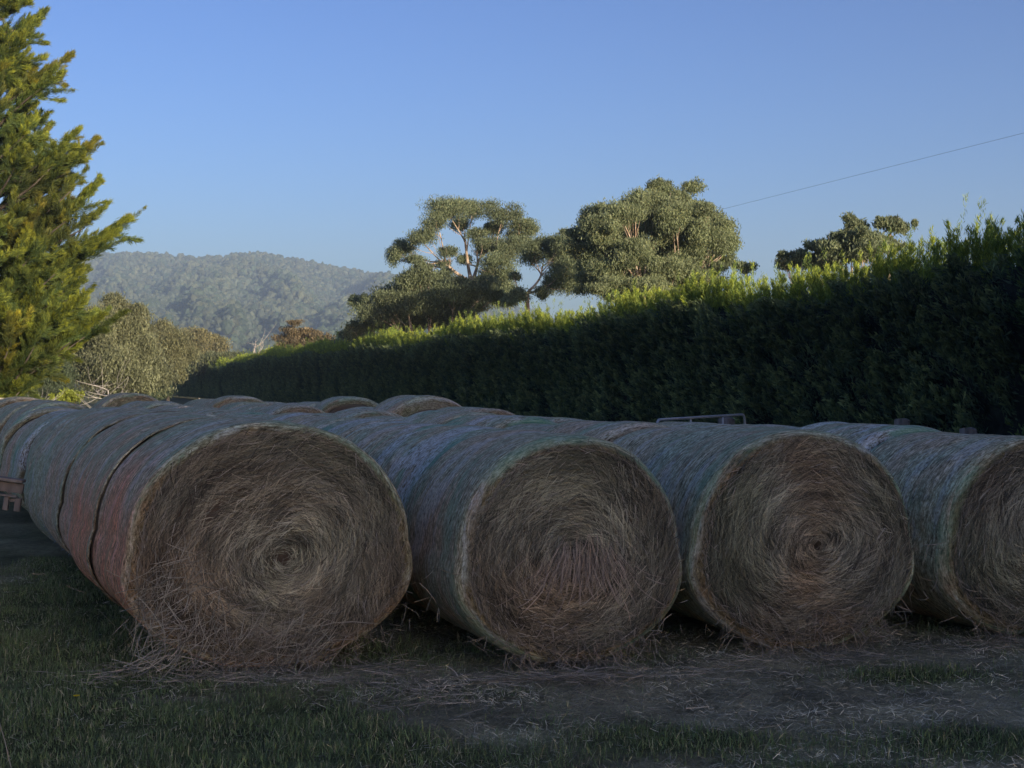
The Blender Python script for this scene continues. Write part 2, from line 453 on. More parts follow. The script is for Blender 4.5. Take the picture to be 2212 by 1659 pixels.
def make_bale_meshes(seed, a, D, L, nt=72, ns=26, red=0.0, green=0.0, edge=1.0, dome=.05, straw=0, hang=0, splay=0, lump=.014, rr0=.12, off=(0, 0), white=0.0, rim=.12, back=None):
    R = np.random.default_rng(seed)
    nt += 1
    t = np.linspace(-pi/2, 1.5*pi, nt)
    X0, Z0 = bale_section(t, a, D)
    # profile: (axial, scale)
    rb, rk = back or (rim, rr0)
    s_mid = np.linspace(-L/2+rim, L/2-rb, ns)
    ar = np.linspace(0, pi/2, 7)[1:]
    prof = [(-L/2+rim-rim*sin(q), 1-(rr0/a)*(1-cos(q))*1.1) for q in ar][::-1]+[(s, 1) for s in s_mid]+[(L/2-rb+rb*sin(q), 1-(rk/a)*(1-cos(q))*1.1) for q in ar]
    prof = np.array(prof)
    S = prof[:, 0]; K = prof[:, 1]
    cz = D/2
    def place(xx, zz, k):
        x = xx*k; z = cz*1.0+(zz-cz)*k
        return x, z
    T = np.tile(t[:, None], (1, len(S)))
    XX, ZZ = place(X0[:, None], Z0[:, None], K[None])
    YY = np.tile(S[None], (nt, 1))
    q = np.stack([XX/a*1.0, YY*1.3, ZZ], -1)
    disp = fbm(q*2.2+seed*3.1, 4, seed)*lump+fbm(np.stack([np.zeros_like(XX), YY*9, ZZ*.3], -1)+seed, 2, seed+5)*.006
    nx = np.cos(T); nz = np.sin(T)
    up = np.clip((ZZ-.03)/.1, 0, 1)
    XX = XX+nx*disp; ZZ = ZZ+nz*disp*up
    ee = np.clip(1-np.minimum(np.abs(YY+L/2-.06), np.abs(L/2-.06-YY))/.055, 0, 1)*edge*.8*np.clip(.15+1.1*fbm(np.stack([2*np.cos(T), YY+2*np.sin(T), T*0+seed], -1), 3, seed+3)+.25*np.sin(T), 0, 1)
    rr = red*np.clip(.55-nx*.45-nz*.95+.6*fbm(q*2, 3, seed+2), 0, 1)*np.clip(1.0-.45*YY/L, 0, 1)*(1-.8*np.clip((np.abs(YY)-L/2+.07)/.05, 0, 1))
    gg = green*np.clip(.3+fbm(np.stack([np.cos(T), YY*5, np.sin(T)], -1), 3, seed+8)*2.2, 0, 1)*(ee > 0)
    if white:
        b1 = fbm(np.stack([1.1*np.cos(T)+seed, YY*3.4, 1.1*np.sin(T)], -1), 4, seed+21)
        b2 = fbm(np.stack([1.1*np.cos(T)-seed, YY*3.0, 1.1*np.sin(T)], -1), 4, seed+27)
        ee = np.clip(ee+white*np.clip((b1-.10)*9, 0, 1)*np.clip(nz*1.5+.7, 0, 1), 0, 1)
        gg = np.clip(gg+.85*white*np.clip((b2-.12)*9, 0, 1)*(ee < .5), 0, 1)
    colr = np.stack([ee, rr, gg], -1)
    g = Geo()
    uv = np.stack([T*a, YY*(1.36/L)+np.sign(YY)*(1-K[None])*a], -1).reshape(-1, 2)
    g.add(np.stack([XX, YY, ZZ], -1).reshape(-1, 3), grid_faces(nt, len(S)), colr.reshape(-1, 3), uv=uv)
    wrap = g.mesh('net_wrap', M_NET, smooth=True)
    # ends
    ends = []
    nr = 22 if straw else 9
    for sgn in (-1, 1):
        g = Geo()
        k0 = prof[0, 1]*.995
        kk = np.linspace(1, 0.02, nr)
        sx, sz = place(X0[:, None], Z0[:, None], k0*kk[None])
        r = kk[None]+0*sx
        sx = sx+(1-r)*off[0]; sz = sz+(1-r)*off[1]
        y = L/2-.004+dome*(1-r**2.2)+fbm(np.stack([sx*3, sz*3, 0*sx+seed], -1), 4, seed+11)*.03*(1-r**6)+np.sin(r*34+fbm(np.stack([sx, sz], -1)*2, 2, seed)*3)*.006*(1-r**4)
        th = np.tile(t[:, None], (1, nr))
        uv = np.stack([th/(2*pi)*6, r*a], -1).reshape(-1, 2)
        v = np.stack([sx, sgn*y, sz], -1).reshape(-1, 3)
        f = grid_faces(nt, nr)
        g.add(v, f, uv=uv)
        cap = np.array([[i*nr+nr-1 for i in range(nt-1)]]); g.f.append(cap); g.m.append(np.zeros(1))
        ends.append(g.mesh('hay_end', M_HAY, smooth=True))
    st = None
    if straw:
        g = Geo(); n = straw
        r = np.sqrt(R.uniform(0.002, 1, n)); th = R.uniform(0, 2*pi, n)
        kx, kz = bale_section(th, a, D)
        k0 = prof[0, 1]
        px = kx*r*k0+(1-r)*off[0]; pz = cz+(kz-cz)*r*k0+(1-r)*off[1]
        py = -(L/2+dome*(1-r**2.2)+R.uniform(-.012, .030, n)*(1-.6*r))
        P = np.stack([px, py, pz], -1)
        turn = R.normal(0, .30, n)+R.choice([0, pi], n)
        # patches where the stalks lie in a different way
        turn = turn+fbm(np.stack([px, pz], -1)*3.3+seed, 2, seed+40)*.65
        tang = np.stack([-np.sin(th), 0*th, np.cos(th)], -1); rad = np.stack([np.cos(th), 0*th, np.sin(th)], -1)
        D_ = tang*np.cos(turn)[:, None]+rad*np.sin(turn)[:, None]
        D_[:, 1] += R.normal(-.02, .10, n)
        Ls = R.uniform(.05, .26, n)*np.clip(.35+r, .4, 1)
        sg = np.sign(np.cos(turn))
        # bend with the winding; the normal faces -Y
        Nn = np.tile([0, -1.0, 0], (n, 1))
        curl = sg/np.maximum(r*a, .18)*.9+R.normal(0, 1.0, n)
        P = P-D_*(Ls*.5)[:, None]
        pr = (np.hypot(P[:, 0]/a, (P[:, 2]-cz)/(D/2)) < .97) & (P[:, 2] > .01)
        clump = fbm(np.stack([np.cos(th)*1.6, np.sin(th)*1.6, r*9+.35*th], -1)+seed, 4, seed+60)*1.15
        b = (R.uniform(.22, 1.35, n)*np.clip(.92+1.0*clump, .3, 1.9))[:, None]
        hue = fbm(np.stack([px, pz], -1)*1.8+seed*2, 2, seed+70)[:, None]
        ca = np.array([.44, .41, .29]); cb = np.array([.50, .36, .22]); cg = np.array([.36, .37, .22])
        c = ca+np.clip(hue, 0, .6)*1.2*(cb-ca)+np.clip(-hue, 0, .6)*1.2*(cg-ca)
        # shade on the recessed outer ring, painted into the straw colour
        c = c*(1-.40*np.clip((r-.55)/.35, 0, 1))[:, None]*b
        white = R.uniform(0, 1, n) < .02
        c[white] = np.array([.48, .44, .36])
        ribbons(g, P[pr], D_[pr], Nn[pr], Ls[pr], R.uniform(.0026, .0052, n)[pr], np.clip(c[pr], .01, .8), curl[pr], 4, R=R)
        # short wisps standing off the rim
        m = straw//7
        th = R.uniform(-.35*pi, 1.35*pi, m); kx, kz = bale_section(th, a, D)
        P = np.stack([kx*k0*1.0, -L/2+R.uniform(-.02, .08, m), cz+(kz-cz)*k0], -1)
        D_ = np.stack([-np.sin(th)+R.normal(0, .32, m), R.normal(-.1, .3, m), np.cos(th)+R.normal(0, .32, m)], -1)*R.choice([-1, 1], m)[:, None]
        ribbons(g, P, D_, np.tile([0, -1.0, 0], (m, 1)), R.uniform(.03, .10, m), .0032, np.array([.36, .31, .23])*R.uniform(.4, 1.2, (m, 1)), R.normal(0, 4, m), 3, R=R)
        # ragged hay hanging at the foot
        m = straw//30
        x = R.normal(0, .42*a, m); P = np.stack([x, -L/2+R.uniform(-.10, .12, m)-.02, .30*R.uniform(0, 1, m)**1.3+np.clip((np.abs(x)/a)**3*.25, 0, .4)], -1)
        D_ = np.stack([R.normal(0, .7, m), R.normal(-.25, .3, m), R.normal(-.55, .5, m)], -1)
        k = P[:, 2] > .01
        Ls = np.minimum(R.uniform(.05, .17, m), .06+P[:, 2])
        ribbons(g, P[k], D_[k], np.tile([0, -1.0, 0], (k.sum(), 1)), Ls[k], .0042, np.array([.32, .27, .20])*R.uniform(.4, 1.3, (k.sum(), 1)), R.normal(0, 4, k.sum()), 3, R=R)
        if hang:                                  # tuft of hay sagging out of the middle
            m = hang
            u = R.normal(0, 1, m)*.13; h0 = cz+.0+R.normal(0, .08, m)
            P = np.stack([u+.02, -L/2-dome-.02+R.uniform(-.05, .01, m), h0-np.abs(u)*.35], -1)
            D_ = np.stack([u*2.2+R.normal(0, .10, m)-.05, R.normal(-.18, .12, m), np.full(m, -1.0)+np.abs(u)], -1)
            ribbons(g, P, D_, np.tile([0, -1.0, 0], (m, 1)), R.uniform(.08, .22, m), .004, np.array([.46, .37, .28])*R.uniform(.35, 1.35, (m, 1)), R.normal(0, 2, m), 4, R=R)
        if splay:                                 # burst lower left corner
            m = splay
            u = R.uniform(0, 1, m); h = R.uniform(0, 1, m)
            P = np.stack([a*(.35-1.28*u)+R.normal(0, .05, m), -L/2-.04-.05*h*(1-h)-R.uniform(-.02, .10, m)*(1-h)**2, .02+h**1.3*(.35+.75*u*(1.15-u)*2)], -1)
            an = R.normal(radians(228), .62, m)+R.choice([0, pi], m)
            D_ = np.stack([np.cos(an), R.normal(-.15, .25, m), np.sin(an)], -1)
            Ls = R.uniform(.08, .34, m)
            P = P-D_*(Ls*.5)[:, None]
            k = (P[:, 2] > .01) & ((P+D_*Ls[:, None])[:, 2] > .0)
            ribbons(g, P[k], D_[k], np.tile([0, -1.0, 0], (k.sum(), 1)), Ls[k], R.uniform(.003, .006, k.sum()), np.array([.37, .34, .26])*R.uniform(.3, 1.4, (k.sum(), 1)), R.normal(0, 2.5, k.sum()), 4, R=R)
        st = g.mesh('straw_stalks', M_STRAW)
    return wrap, ends, st, dict(a=a, D=D, L=L)

GROUPN = 'round hay bales lined up in four long rows'
def place_bale(meshes, x, y, rz, label, name='hay_bale', hs=1.0):
    wrap, ends, st, info = meshes
    r = empty(name, (x, y, 0), rz); tag(r, label, 'hay bale', GROUPN); r.scale = (1, 1, hs)
    for me in (wrap,)+tuple(ends)+((st,) if st else ()):
        o = bpy.data.objects.new(me.name.split('.')[0], me); COL.objects.link(o); o.parent = r
        if me is st: o['kind'] = 'stuff'
    return r

ORD = ['first', 'second', 'third', 'fourth', 'fifth', 'sixth', 'seventh', 'eighth', 'ninth', 'tenth', 'eleventh', 'twelfth', 'thirteenth', 'fourteenth',
       'fifteenth', 'sixteenth', 'seventeenth', 'eighteenth', 'nineteenth', 'twentieth']
LB = 1.36
# front bales: face centre (x, y), yaw, half width, height
FRONT = [
    dict(p=(-1.46, 9.42), yaw=21.5, kw=dict(a=.875, D=1.52, L=LB+.2, rim=.06, back=(.02, .015), seed=1, red=1.0, green=0, edge=.15, off=(.05, -.08), rr0=.075, straw=23000, splay=950, nt=128, ns=60, dome=.05, lump=.02),
         label='leftmost front round hay bale, reddish brown flank, hay spilling from its lower left'),
    dict(p=(.395, 9.52), yaw=19, kw=dict(a=.735, D=1.43, L=LB, seed=2, red=.12, green=.6, edge=.15, off=(-.02, -.05), rr0=.075, straw=20000, hang=380, nt=128, ns=60, dome=.06),
         label='front round hay bale, second from left, with a tuft of hay hanging from its centre'),
    dict(p=(1.93, 10.02), yaw=14, kw=dict(a=.775, D=1.45, L=LB, seed=3, green=.5, edge=.15, off=(.03, -.02), rr0=.075, straw=20000, nt=128, ns=60, dome=.07),
         label='front round hay bale, third from left, with neat rings around a dark middle'),
    dict(p=(3.66, 10.60), yaw=20, kw=dict(a=.78, D=1.385, L=LB+.1, seed=4, green=.6, edge=.15, off=(.0, .03), rr0=.075, straw=17000, nt=128, ns=60, dome=.07),
         label='rightmost front round hay bale, cut off by the right edge of the picture'),
]
VAR = []
for i in range(9):
    VAR.append(make_bale_meshes(100+i, [.76, .79, .74, .80, .77, .75, .78, .76, .80][i], [1.43, 1.45, 1.40, 1.46, 1.42, 1.44, 1.39, 1.47, 1.41][i], LB, 56, 26,
                                red=[0, .35, 0, .2, 0, 0, .4, 0, .15][i], green=[0, .8, 0, .4, .9, 0, .2, 0, .7][i], lump=.018))
BIG = make_bale_meshes(140, .84, 1.57, LB, 56, 24, edge=0, lump=.02, red=.35, rr0=.2)
ROW1 = [make_bale_meshes(150+i, .872, 1.515, LB, 96, 44, edge=.12, red=[.95, .6, .25][i], rr0=.015, rim=.02, lump=.018) for i in range(3)]
WG = [make_bale_meshes(160+i, .75, 1.425, LB, 96, 44, edge=.3, white=1.0, rr0=.08, lump=.018) for i in range(3)]
BIG2 = make_bale_meshes(141, .82, 1.52, LB, 56, 24, edge=.3, lump=.02)
rowname = ['leftmost row', 'second row from the left', 'third row from the left', 'rightmost row']
NROW = [13, 17, 18, 20]
big = {(3, 10): BIG, (3, 13): BIG2, (2, 15): BIG2, (1, 16): BIG, (0, 4): BIG2, (0, 1): ROW1[0], (0, 2): ROW1[1], (0, 3): ROW1[2],
       (1, 1): WG[0], (1, 2): WG[1], (1, 3): WG[2], (1, 5): WG[0], (3, 1): WG[1], (2, 4): WG[2], (0, 7): WG[1], (0, 9): WG[0]}
rr = np.random.default_rng(55)
for k, fr in enumerate(FRONT):
    yaw = radians(fr['yaw']); d = np.array([-sin(yaw), cos(yaw)])
    Lk = fr['kw']['L']; p = np.array(fr['p']); c = p+d*Lk/2
    place_bale(make_bale_meshes(**fr['kw']), c[0], c[1], yaw, fr['label'])
    p = p+d*(Lk+(.02 if k else -.07))
    rowdir = radians([22.0, 20.5, 20.5, 20.5][k])
    for j in range(1, NROW[k]):
        a2 = rowdir+rr.normal(0, .05); d2 = np.array([-sin(rowdir), cos(rowdir)])
        side = rr.normal(0, .045)
        if k == 0 and j < 4: side *= .3; a2 = rowdir
        c = p+d2*LB/2+np.array([cos(rowdir), sin(rowdir)])*side
        m = big.get((k, j)) or VAR[(j*5+k*2+j//4) % 9]
        place_bale(m, c[0], c[1], a2, 'round net-wrapped hay bale, %s from the front in the %s' % (ORD[j], rowname[k]), hs=1.0 if (k, j) in big else .935 if (k == 3 and j in (2, 3, 4)) else [1.01, .985, .97, .955][k]*rr.uniform(.955, 1.025))
        p = p+d2*(LB+(rr.uniform(.02, .07) if k or j > 3 else -.06))
place_bale(BIG2, -8.75, 27.4, radians(24), 'sun-touched round hay bale at the far left end, its top catching the light')
place_bale(VAR[3], -11.3, 33.6, radians(24), 'pale round hay bale farthest to the left, behind the sun-touched bale')

# ------------------------------------------------------------------ frayed net edge on the leftmost row
def frayed():
    g = Geo(); n = 900
    R = np.random.default_rng(5)
    t = R.uniform(radians(172), radians(236), n)
    kx, kz = bale_section(t, .83, 1.52)
    P = np.stack([kx*1.01, R.uniform(-.03, .03, n), kz], -1)
    D = np.stack([R.normal(-.4, .6, n), R.normal(0, .6, n), R.normal(-.6, .5, n)], -1)
    ribbons(g, P, D, np.tile([-1.0, 0, 0], (n, 1)), R.uniform(.02, .07, n), .004, np.array([.42, .46, .48])*R.uniform(.6, 1.1, (n, 1)), R.normal(0, 8, n), 3, R=R)
    return g
par = [o for o in bpy.data.objects if o.name.startswith('hay_bale') and o.get('label', '').startswith('round net-wrapped hay bale, fourth from the front in the leftmost')][0]
o = frayed().obj('frayed_net', M_STRAW, par); o.location = (0, LB/2-.05, 0); o['label'] = 'frayed whitish net edge'

# ------------------------------------------------------------------ pallet, gate, posts, wire
def trestle():
    p = W(52, 829, 15.0)
    r = empty('timber_trestle', (p[0], p[1], 0), radians(4))
    tag(r, 'end of a weathered timber trestle poking into the left edge beside the leftmost row', 'trestle')
    tl = roty(radians(8))
    def part(name, c, sz):
        g = Geo(); c = np.array(c, float); cc = tl@np.array([c[0], 0, c[2]-.80])+np.array([0, c[1], .80]); box(g, cc, sz, tl, bev=.004); return g.obj(name, M_WOOD, r)
    part('top_board', (-.85, 0, .80), (1.7, .16, .030)); part('beam', (-.85, .02, .725), (1.7, .05, .095)); part('batten', (-.87, -.03, .645), (1.66, .03, .022))
    part('block', (-.14, .0, .565), (.05, .05, .13)); part('block', (-.03, .01, .565), (.06, .05, .13)); part('strut', (-.085, .02, .60), (.06, .03, .03))
    for x in (-.55, -1.45):
        for sy in (-1, 1):
            g = Geo(); box(g, (x, sy*.22, .37), (.07, .045, .80), rotx(sy*radians(22)), bev=.004); g.obj('leg', M_WOOD, r)
trestle()

def gate():
    a = W(1418, 905, 25.0); b = W(1609, 893, 29.5)
    a[2] = b[2] = 1.165
    L = np.linalg.norm(b-a); d = (b-a)/L
    r = empty('farm_gate', (a[0], a[1], 0), math.atan2(d[1], d[0]))
    tag(r, 'galvanised pipe farm gate with a rounded top corner, in front of the dark hedge', 'gate')
    H = 1.165; Rr = .16
    pts = [(0, 0, .15)]+[(Rr-Rr*cos(q), 0, H-Rr+Rr*sin(q)) for q in np.linspace(0, pi/2, 7)]+[(L-Rr+Rr*sin(q), 0, H-Rr+Rr*cos(q)) for q in np.linspace(0, pi/2, 7)]+[(L, 0, .15)]
    pts += [(0, 0, .15)]
    g = Geo(); tube(g, pts[:-1], .024, 8); tube(g, [(0, 0, .15), (L, 0, .15)], .022, 8); g.obj('frame', M_GALV, r, smooth=True)
    for x in (.35*L, .72*L):
        g = Geo(); tube(g, [(x, 0, .15), (x, 0, H)], .018, 6); g.obj('upright', M_GALV, r, smooth=True)
    for z in (.38, .62, .88):
        g = Geo(); tube(g, [(0, 0, z), (L, 0, z)], .010, 6); g.obj('rail', M_GALV, r, smooth=True)
gate()

def post(px, z, h, s, label):
    p = W(px, 829, z)
    g = Geo(); R = rotz(rng.uniform(0, .6))@rotx(rng.normal(0, .02))
    n = 12; an = np.linspace(0, 2*pi, n, endpoint=False)
    hs = np.linspace(0, h, 6)
    v = np.array([[s*(1+.08*sin(3*q+k))*cos(q), s*(1+.08*cos(2*q+k))*sin(q), zz+(0 if k < 5 else .02*sin(2*q))] for k, zz in enumerate(hs) for q in an])@R.T
    f = [[k*n+j, k*n+(j+1) % n, (k+1)*n+(j+1) % n, (k+1)*n+j] for k in range(5) for j in range(n)]
    g.add(v, f); g.f.append(np.array([[5*n+j for j in range(n)]])); g.m.append(np.zeros(1))
    o = g.obj('fence_post', M_POST); o.location = (p[0], p[1], 0)
    tag(o, label, 'post', 'timber fence posts by the hedge')
post(1568, 29.3, 1.10, .16, 'thick grey timber post at the rounded end of the pipe gate')
post(1950, 25.6, 1.16, .13, 'grey timber fence post behind the second bale of the rightmost row')
post(2092, 23.0, 1.08, .13, 'grey timber fence post nearest the right edge, behind the rightmost front bale')

def wire():
    r = empty('power_pole', (9.3, 90, 0))
    tag(r, 'timber power pole behind the dense gum tree, holding the single wire', 'power pole')
    g = Geo(); tube(g, [(0, 0, 0), (0, 0, 5), (0, 0, 11.1)], [.17, .15, .12], 10); g.obj('pole', M_POST, r, smooth=True)
    g = Geo(); tube(g, [(0, 0, 11.1), (0, 0, 11.17), (0, 0, 11.22)], [.03, .05, .03], 8); g.obj('insulator', M_GALV, r, smooth=True)
    A = np.array([9.3, 90, 11.22]); B = A+(W(2212, 297, 60.0)-W(1560, 466, 84.5))*2.2
    B = np.array([B[0], B[1], 11.9])
    # run through the two sighted points
    P1 = W(1560, 466, 84.5); P2 = W(2212, 297, 60.0)
    d = P2-P1; Bq = P1+d*2.0
    ts = np.linspace(0, 1, 24)
    pts = np.array([A*(1-t)+Bq*t for t in ts]); 
    pts[:, 2] -= .25*np.sin(ts*pi)*0
    g = Geo(); tube(g, pts, .006, 5)
    o = g.obj('power_line', M_WIRE); tag(o, 'single thin power line rising across the sky to the right', 'power line')
wire()

# ------------------------------------------------------------------ trees
def limb(g, a, b, r0, r1, bend=.12, n=7, R=None, up=0.3, c=(1, 1, 1)):
    R = R or rng
    a = np.asarray(a, float); b = np.asarray(b, float); L = np.linalg.norm(b-a)
    t = np.linspace(0, 1, n)[:, None]
    off = R.normal(0, 1, 3)*bend*L; off2 = R.normal(0, 1, 3)*bend*L*.5
    p = a*(1-t)+b*t+off*(t*(1-t))+off2*(t*(1-t)*(1-2*t))*2
    p[:, 2] += (-up*L*(t*(1-t)))[:, 0]*.6
    tube(g, p, np.linspace(r0, r1, n), 6, c)
    return p

def euc(name, base, clusters, mat, label, dens=1.0, seed=0, trunk_r=.28, fork=None, fork_z=.35, group=None, leaf=(.17, .05), depth=1.0, bark=None, col=(1, 1, 1), twigs=3, cat='tree', fill=1):
    """base: foot of trunk; clusters: (centre xyz, rx, ry(depth), rz)"""
    R = np.random.default_rng(seed)
    base = np.asarray(base, float)
    extra = []
    for (c, rx, ry, rz) in clusters:
        for _ in range(fill):
            o3 = R.normal(0, .62, 3); extra.append((np.asarray(c)+o3*np.array([rx, ry, rz]), rx*.5, ry*.5, rz*.5))
    nmain = len(clusters)
    root = empty(name, base); tag(root, label, cat, group)
    C = np.array([c[0] for c in clusters])-base
    g = Geo()
    ctr = C.mean(0)
    f0 = np.array([ctr[0]*fork_z*.6, ctr[1]*.3, C[:, 2].min()*.55]) if fork is None else np.asarray(fork, float)-base
    limb(g, (0, 0, -.1), f0, trunk_r, trunk_r*.72, .05, R=R, up=0)
    nodes = [(f0, trunk_r*.72)]
    # main limbs: k-means like grouping of clusters
    K = max(2, int(len(C)**.5))
    cen = C[R.choice(len(C), K, replace=False)].copy()
    for _ in range(8):
        lab = np.argmin(((C[:, None]-cen[None])**2).sum(-1), 1)
        for k in range(K):
            if (lab == k).any(): cen[k] = C[lab == k].mean(0)
    for k in range(K):
        if not (lab == k).any(): continue
        m = f0*.42+cen[k]*.58; m[2] = min(m[2], cen[k][2]-.2)
        p = limb(g, f0, m, trunk_r*.50, trunk_r*.26, .16, 9, R)
        for i in np.where(lab == k)[0]:
            st = p[R.integers(5, 9)]
            e = C[i]+np.array([0, 0, -.2*clusters[i][3]])
            q = limb(g, st, e, trunk_r*.20, trunk_r*.06, .18, 7, R)
            for _ in range(twigs):
                e2 = C[i]+R.normal(0, .5, 3)*np.array([clusters[i][1], clusters[i][2], clusters[i][3]])
                limb(g, q[R.integers(2, 6)], e2, trunk_r*.07, trunk_r*.02, .15, 5, R)
    tr = g.obj('trunk', bark or M_BARK, root, smooth=True)
    g = Geo()
    for (c, rx, ry, rz) in list(clusters)+extra:
        c = np.asarray(c)-base
        ns = 13
        sub = R.normal(0, 1, (ns, 3)); sub = unit(sub)*R.uniform(.25, .95, (ns, 1))
        sub[:, 2] = sub[:, 2]*.8+.1
        sc = c+sub*np.array([rx, ry, rz])
        sr = R.uniform(.22, .50, ns)
        n = int(dens*300*ns*(rx*rz+.15*ry)/(leaf[0]*6))+90
        which = R.integers(0, ns, n)
        u = R.normal(0, .74, (n, 3)); u = u*np.minimum(1, 1.9/np.maximum(np.linalg.norm(u, axis=1, keepdims=True), 1e-6))
        P = sc[which]+u*sr[which][:, None]*np.array([rx, ry, rz])*np.array([1, 1, .9])
        # leaves hang
        D = np.stack([R.normal(0, .55, n), R.normal(0, .55, n), R.normal(-.9, .5, n)], -1)
        P = P-np.array([0, 0, 1])*R.exponential(.05, (n, 1))
        b = R.uniform(.6, 1.35, (n, 1))*(.85+.3*R.uniform(0, 1, ns)[which][:, None])
        cards(g, P, D, R.uniform(.6, 1.4, n)*leaf[0], R.uniform(.7, 1.3, n)*leaf[1], np.array(col)*b, R=R)
    g.obj('crown', mat, root)
    return root

def cl2(list_, z, fx, fy, dz=1.0, seed=3, cx=None, wid=None):
    """list of (x, y, rx, ry) in picture units -> world clusters around distance z"""
    R = np.random.default_rng(seed); out = []
    xs = [q[0] for q in list_]; mx = (min(xs)+max(xs))/2; hw = max(1, (max(xs)-min(xs))/2)
    for (x, y, rx, ry) in list_:
        X, Y = fx(x), fy(y)
        rxw = rx*1.22*(fx(1)-fx(0))/F*z; rzw = ry*1.25*(fx(1)-fx(0))/F*z
        rim = sqrt(max(0, 1-((x-mx)/hw)**2))
        d = z+R.uniform(-1, 1)*dz*rim
        p = W(X, Y, d); out.append((p, rxw, rxw*.9, rzw))
    return out
fa = (lambda x: 691.2+x*.4427, lambda y: 345.6+y*.4427)
fb = (lambda x: 1497.7+x*.382, lambda y: 345.6+y*.382)
fv = (lambda x: x, lambda y: y)

GG = 'gum trees beyond the hedge'
def behind(cl, z, fx, fy, off, seed, frac=.5):
    """a second layer of clusters deeper inside the crown"""
    return []

e1 = [(620, 240, 90, 55), (740, 232, 90, 48), (560, 290, 55, 55), (690, 312, 50, 34), (900, 265, 75, 42), (985, 312, 60, 34), (860, 325, 55, 42), (1025, 345, 38, 26), (755, 362, 55, 30),
      (490, 372, 62, 45), (420, 420, 58, 42), (365, 462, 38, 48), (455, 482, 45, 18), (850, 425, 78, 44), (935, 430, 66, 54), (800, 410, 45, 28), (870, 492, 74, 44), (835, 550, 60, 36), (905, 560, 50, 30),
      (630, 445, 42, 24), (705, 485, 38, 22), (1010, 400, 40, 40), (600, 505, 38, 20), (955, 370, 40, 30), (880, 620, 60, 40), (780, 590, 40, 26), (900, 680, 70, 40), (760, 690, 60, 36)]
euc('gum_tree', W(691.2+745*.4427, 829.5+CH/86*F, 86), cl2(e1, 86, *fa, dz=1.8, seed=1), M_EUC, 'tall gum tree with a bare pale forked trunk and open umbrella crown above the hedge', seed=11, fill=0, trunk_r=.27,
    fork=W(691.2+745*.4427, 345.6+600*.4427, 86), group=GG, dens=1.5, leaf=(.13, .036))
e1b = [(505, 548, 66, 42), (430, 590, 76, 44), (600, 580, 84, 50), (660, 640, 104, 60), (530, 650, 96, 60), (400, 640, 86, 46), (330, 690, 76, 46), (270, 745, 66, 52), (430, 715, 100, 56), (560, 725, 100, 50),
       (690, 715, 80, 46), (800, 620, 60, 46), (850, 665, 46, 36), (235, 800, 56, 40), (165, 840, 36, 46), (350, 780, 90, 50), (480, 790, 100, 50), (620, 780, 90, 40)]
euc('gum_tree', W(691.2+520*.4427, 829.5+CH/82*F, 82), cl2(e1b, 82, *fa, dz=1.6, seed=2), M_EUC, 'low spreading gum tree with dense dark foliage below and left of the umbrella-crowned gum', seed=12, trunk_r=.22, group=GG, dens=1.5, col=(.95, .93, .9))
e1c = [(180, 690, 38, 26), (165, 675, 22, 16), (205, 680, 22, 16)]
euc('gum_sapling', W(691.2+212*.4427, 829.5+CH/93*F, 93), cl2(e1c, 93, *fa, dz=.3, seed=3), M_EUC, 'slim young gum with one small round tuft of leaves, left of the other gums', seed=13, trunk_r=.07, group=GG, dens=1.5, fork=W(691.2+212*.4427, 345.6+775*.4427, 93))
e1d = [(1100, 400, 60, 36), (1045, 432, 48, 44), (1030, 475, 42, 36), (1180, 410, 56, 40), (1150, 470, 66, 54), (1200, 352, 34, 18), (1225, 480, 56, 54), (1200, 540, 66, 54), (1145, 600, 56, 38), (980, 662, 50, 34),
       (945, 560, 28, 16), (1240, 600, 80, 46), (1090, 640, 40, 26), (930, 690, 30, 20)]
euc('gum_tree', W(691.2+1010*.4427, 829.5+CH/78*F, 78), cl2(e1d, 78, *fa, dz=1.0, seed=4), M_EUC, 'thin forked gum tree with gaps of sky, between the umbrella-crowned gum and the dense one', seed=14, trunk_r=.16, group=GG, dens=1.5, leaf=(.13, .036),
    fork=W(691.2+1010*.4427, 345.6+650*.4427, 78))
e2 = [(1668, 150, 48, 50), (1740, 200, 84, 60), (1640, 215, 66, 56), (1540, 208, 62, 52), (1460, 262, 66, 52), (1340, 272, 54, 44), (1300, 332, 56, 56), (1272, 385, 44, 54), (1380, 350, 76, 66), (1500, 340, 86, 74),
      (1620, 320, 80, 76), (1740, 300, 86, 76), (1840, 310, 66, 62), (1905, 282, 50, 40), (1965, 350, 56, 50), (1995, 425, 48, 52), (1900, 400, 76, 66), (1790, 420, 78, 74), (1680, 430, 78, 74), (1560, 440, 78, 66),
      (1450, 440, 78, 58), (1340, 450, 78, 56), (1305, 520, 58, 46), (1400, 540, 80, 50), (1500, 540, 80, 50), (1620, 540, 80, 50), (1740, 530, 80, 56), (1850, 500, 66, 46), (1930, 490, 50, 36), (1600, 600, 90, 40), (1750, 600, 90, 40), (1440, 610, 90, 40), (1560, 650, 90, 40), (1700, 650, 90, 40), (1860, 575, 80, 36), (1310, 590, 60, 40)]
euc('gum_tree', W(1400, 829.5+CH/66*F, 66), cl2(e2, 66, *fa, dz=2.6, seed=5), M_EUC, 'big dense rounded gum tree, tallest above the hedge, hiding the end of the power line', seed=15, trunk_r=.26, group=GG, dens=1.7, leaf=(.135, .04), fill=3, col=(1.12, 1.1, 1.05))
e3 = [(540, 560, 56, 34), (610, 540, 50, 28), (700, 482, 66, 30), (765, 470, 46, 28), (520, 580, 40, 26), (660, 560, 60, 30), (760, 540, 70, 34), (820, 520, 80, 30), (690, 600, 90, 30)]
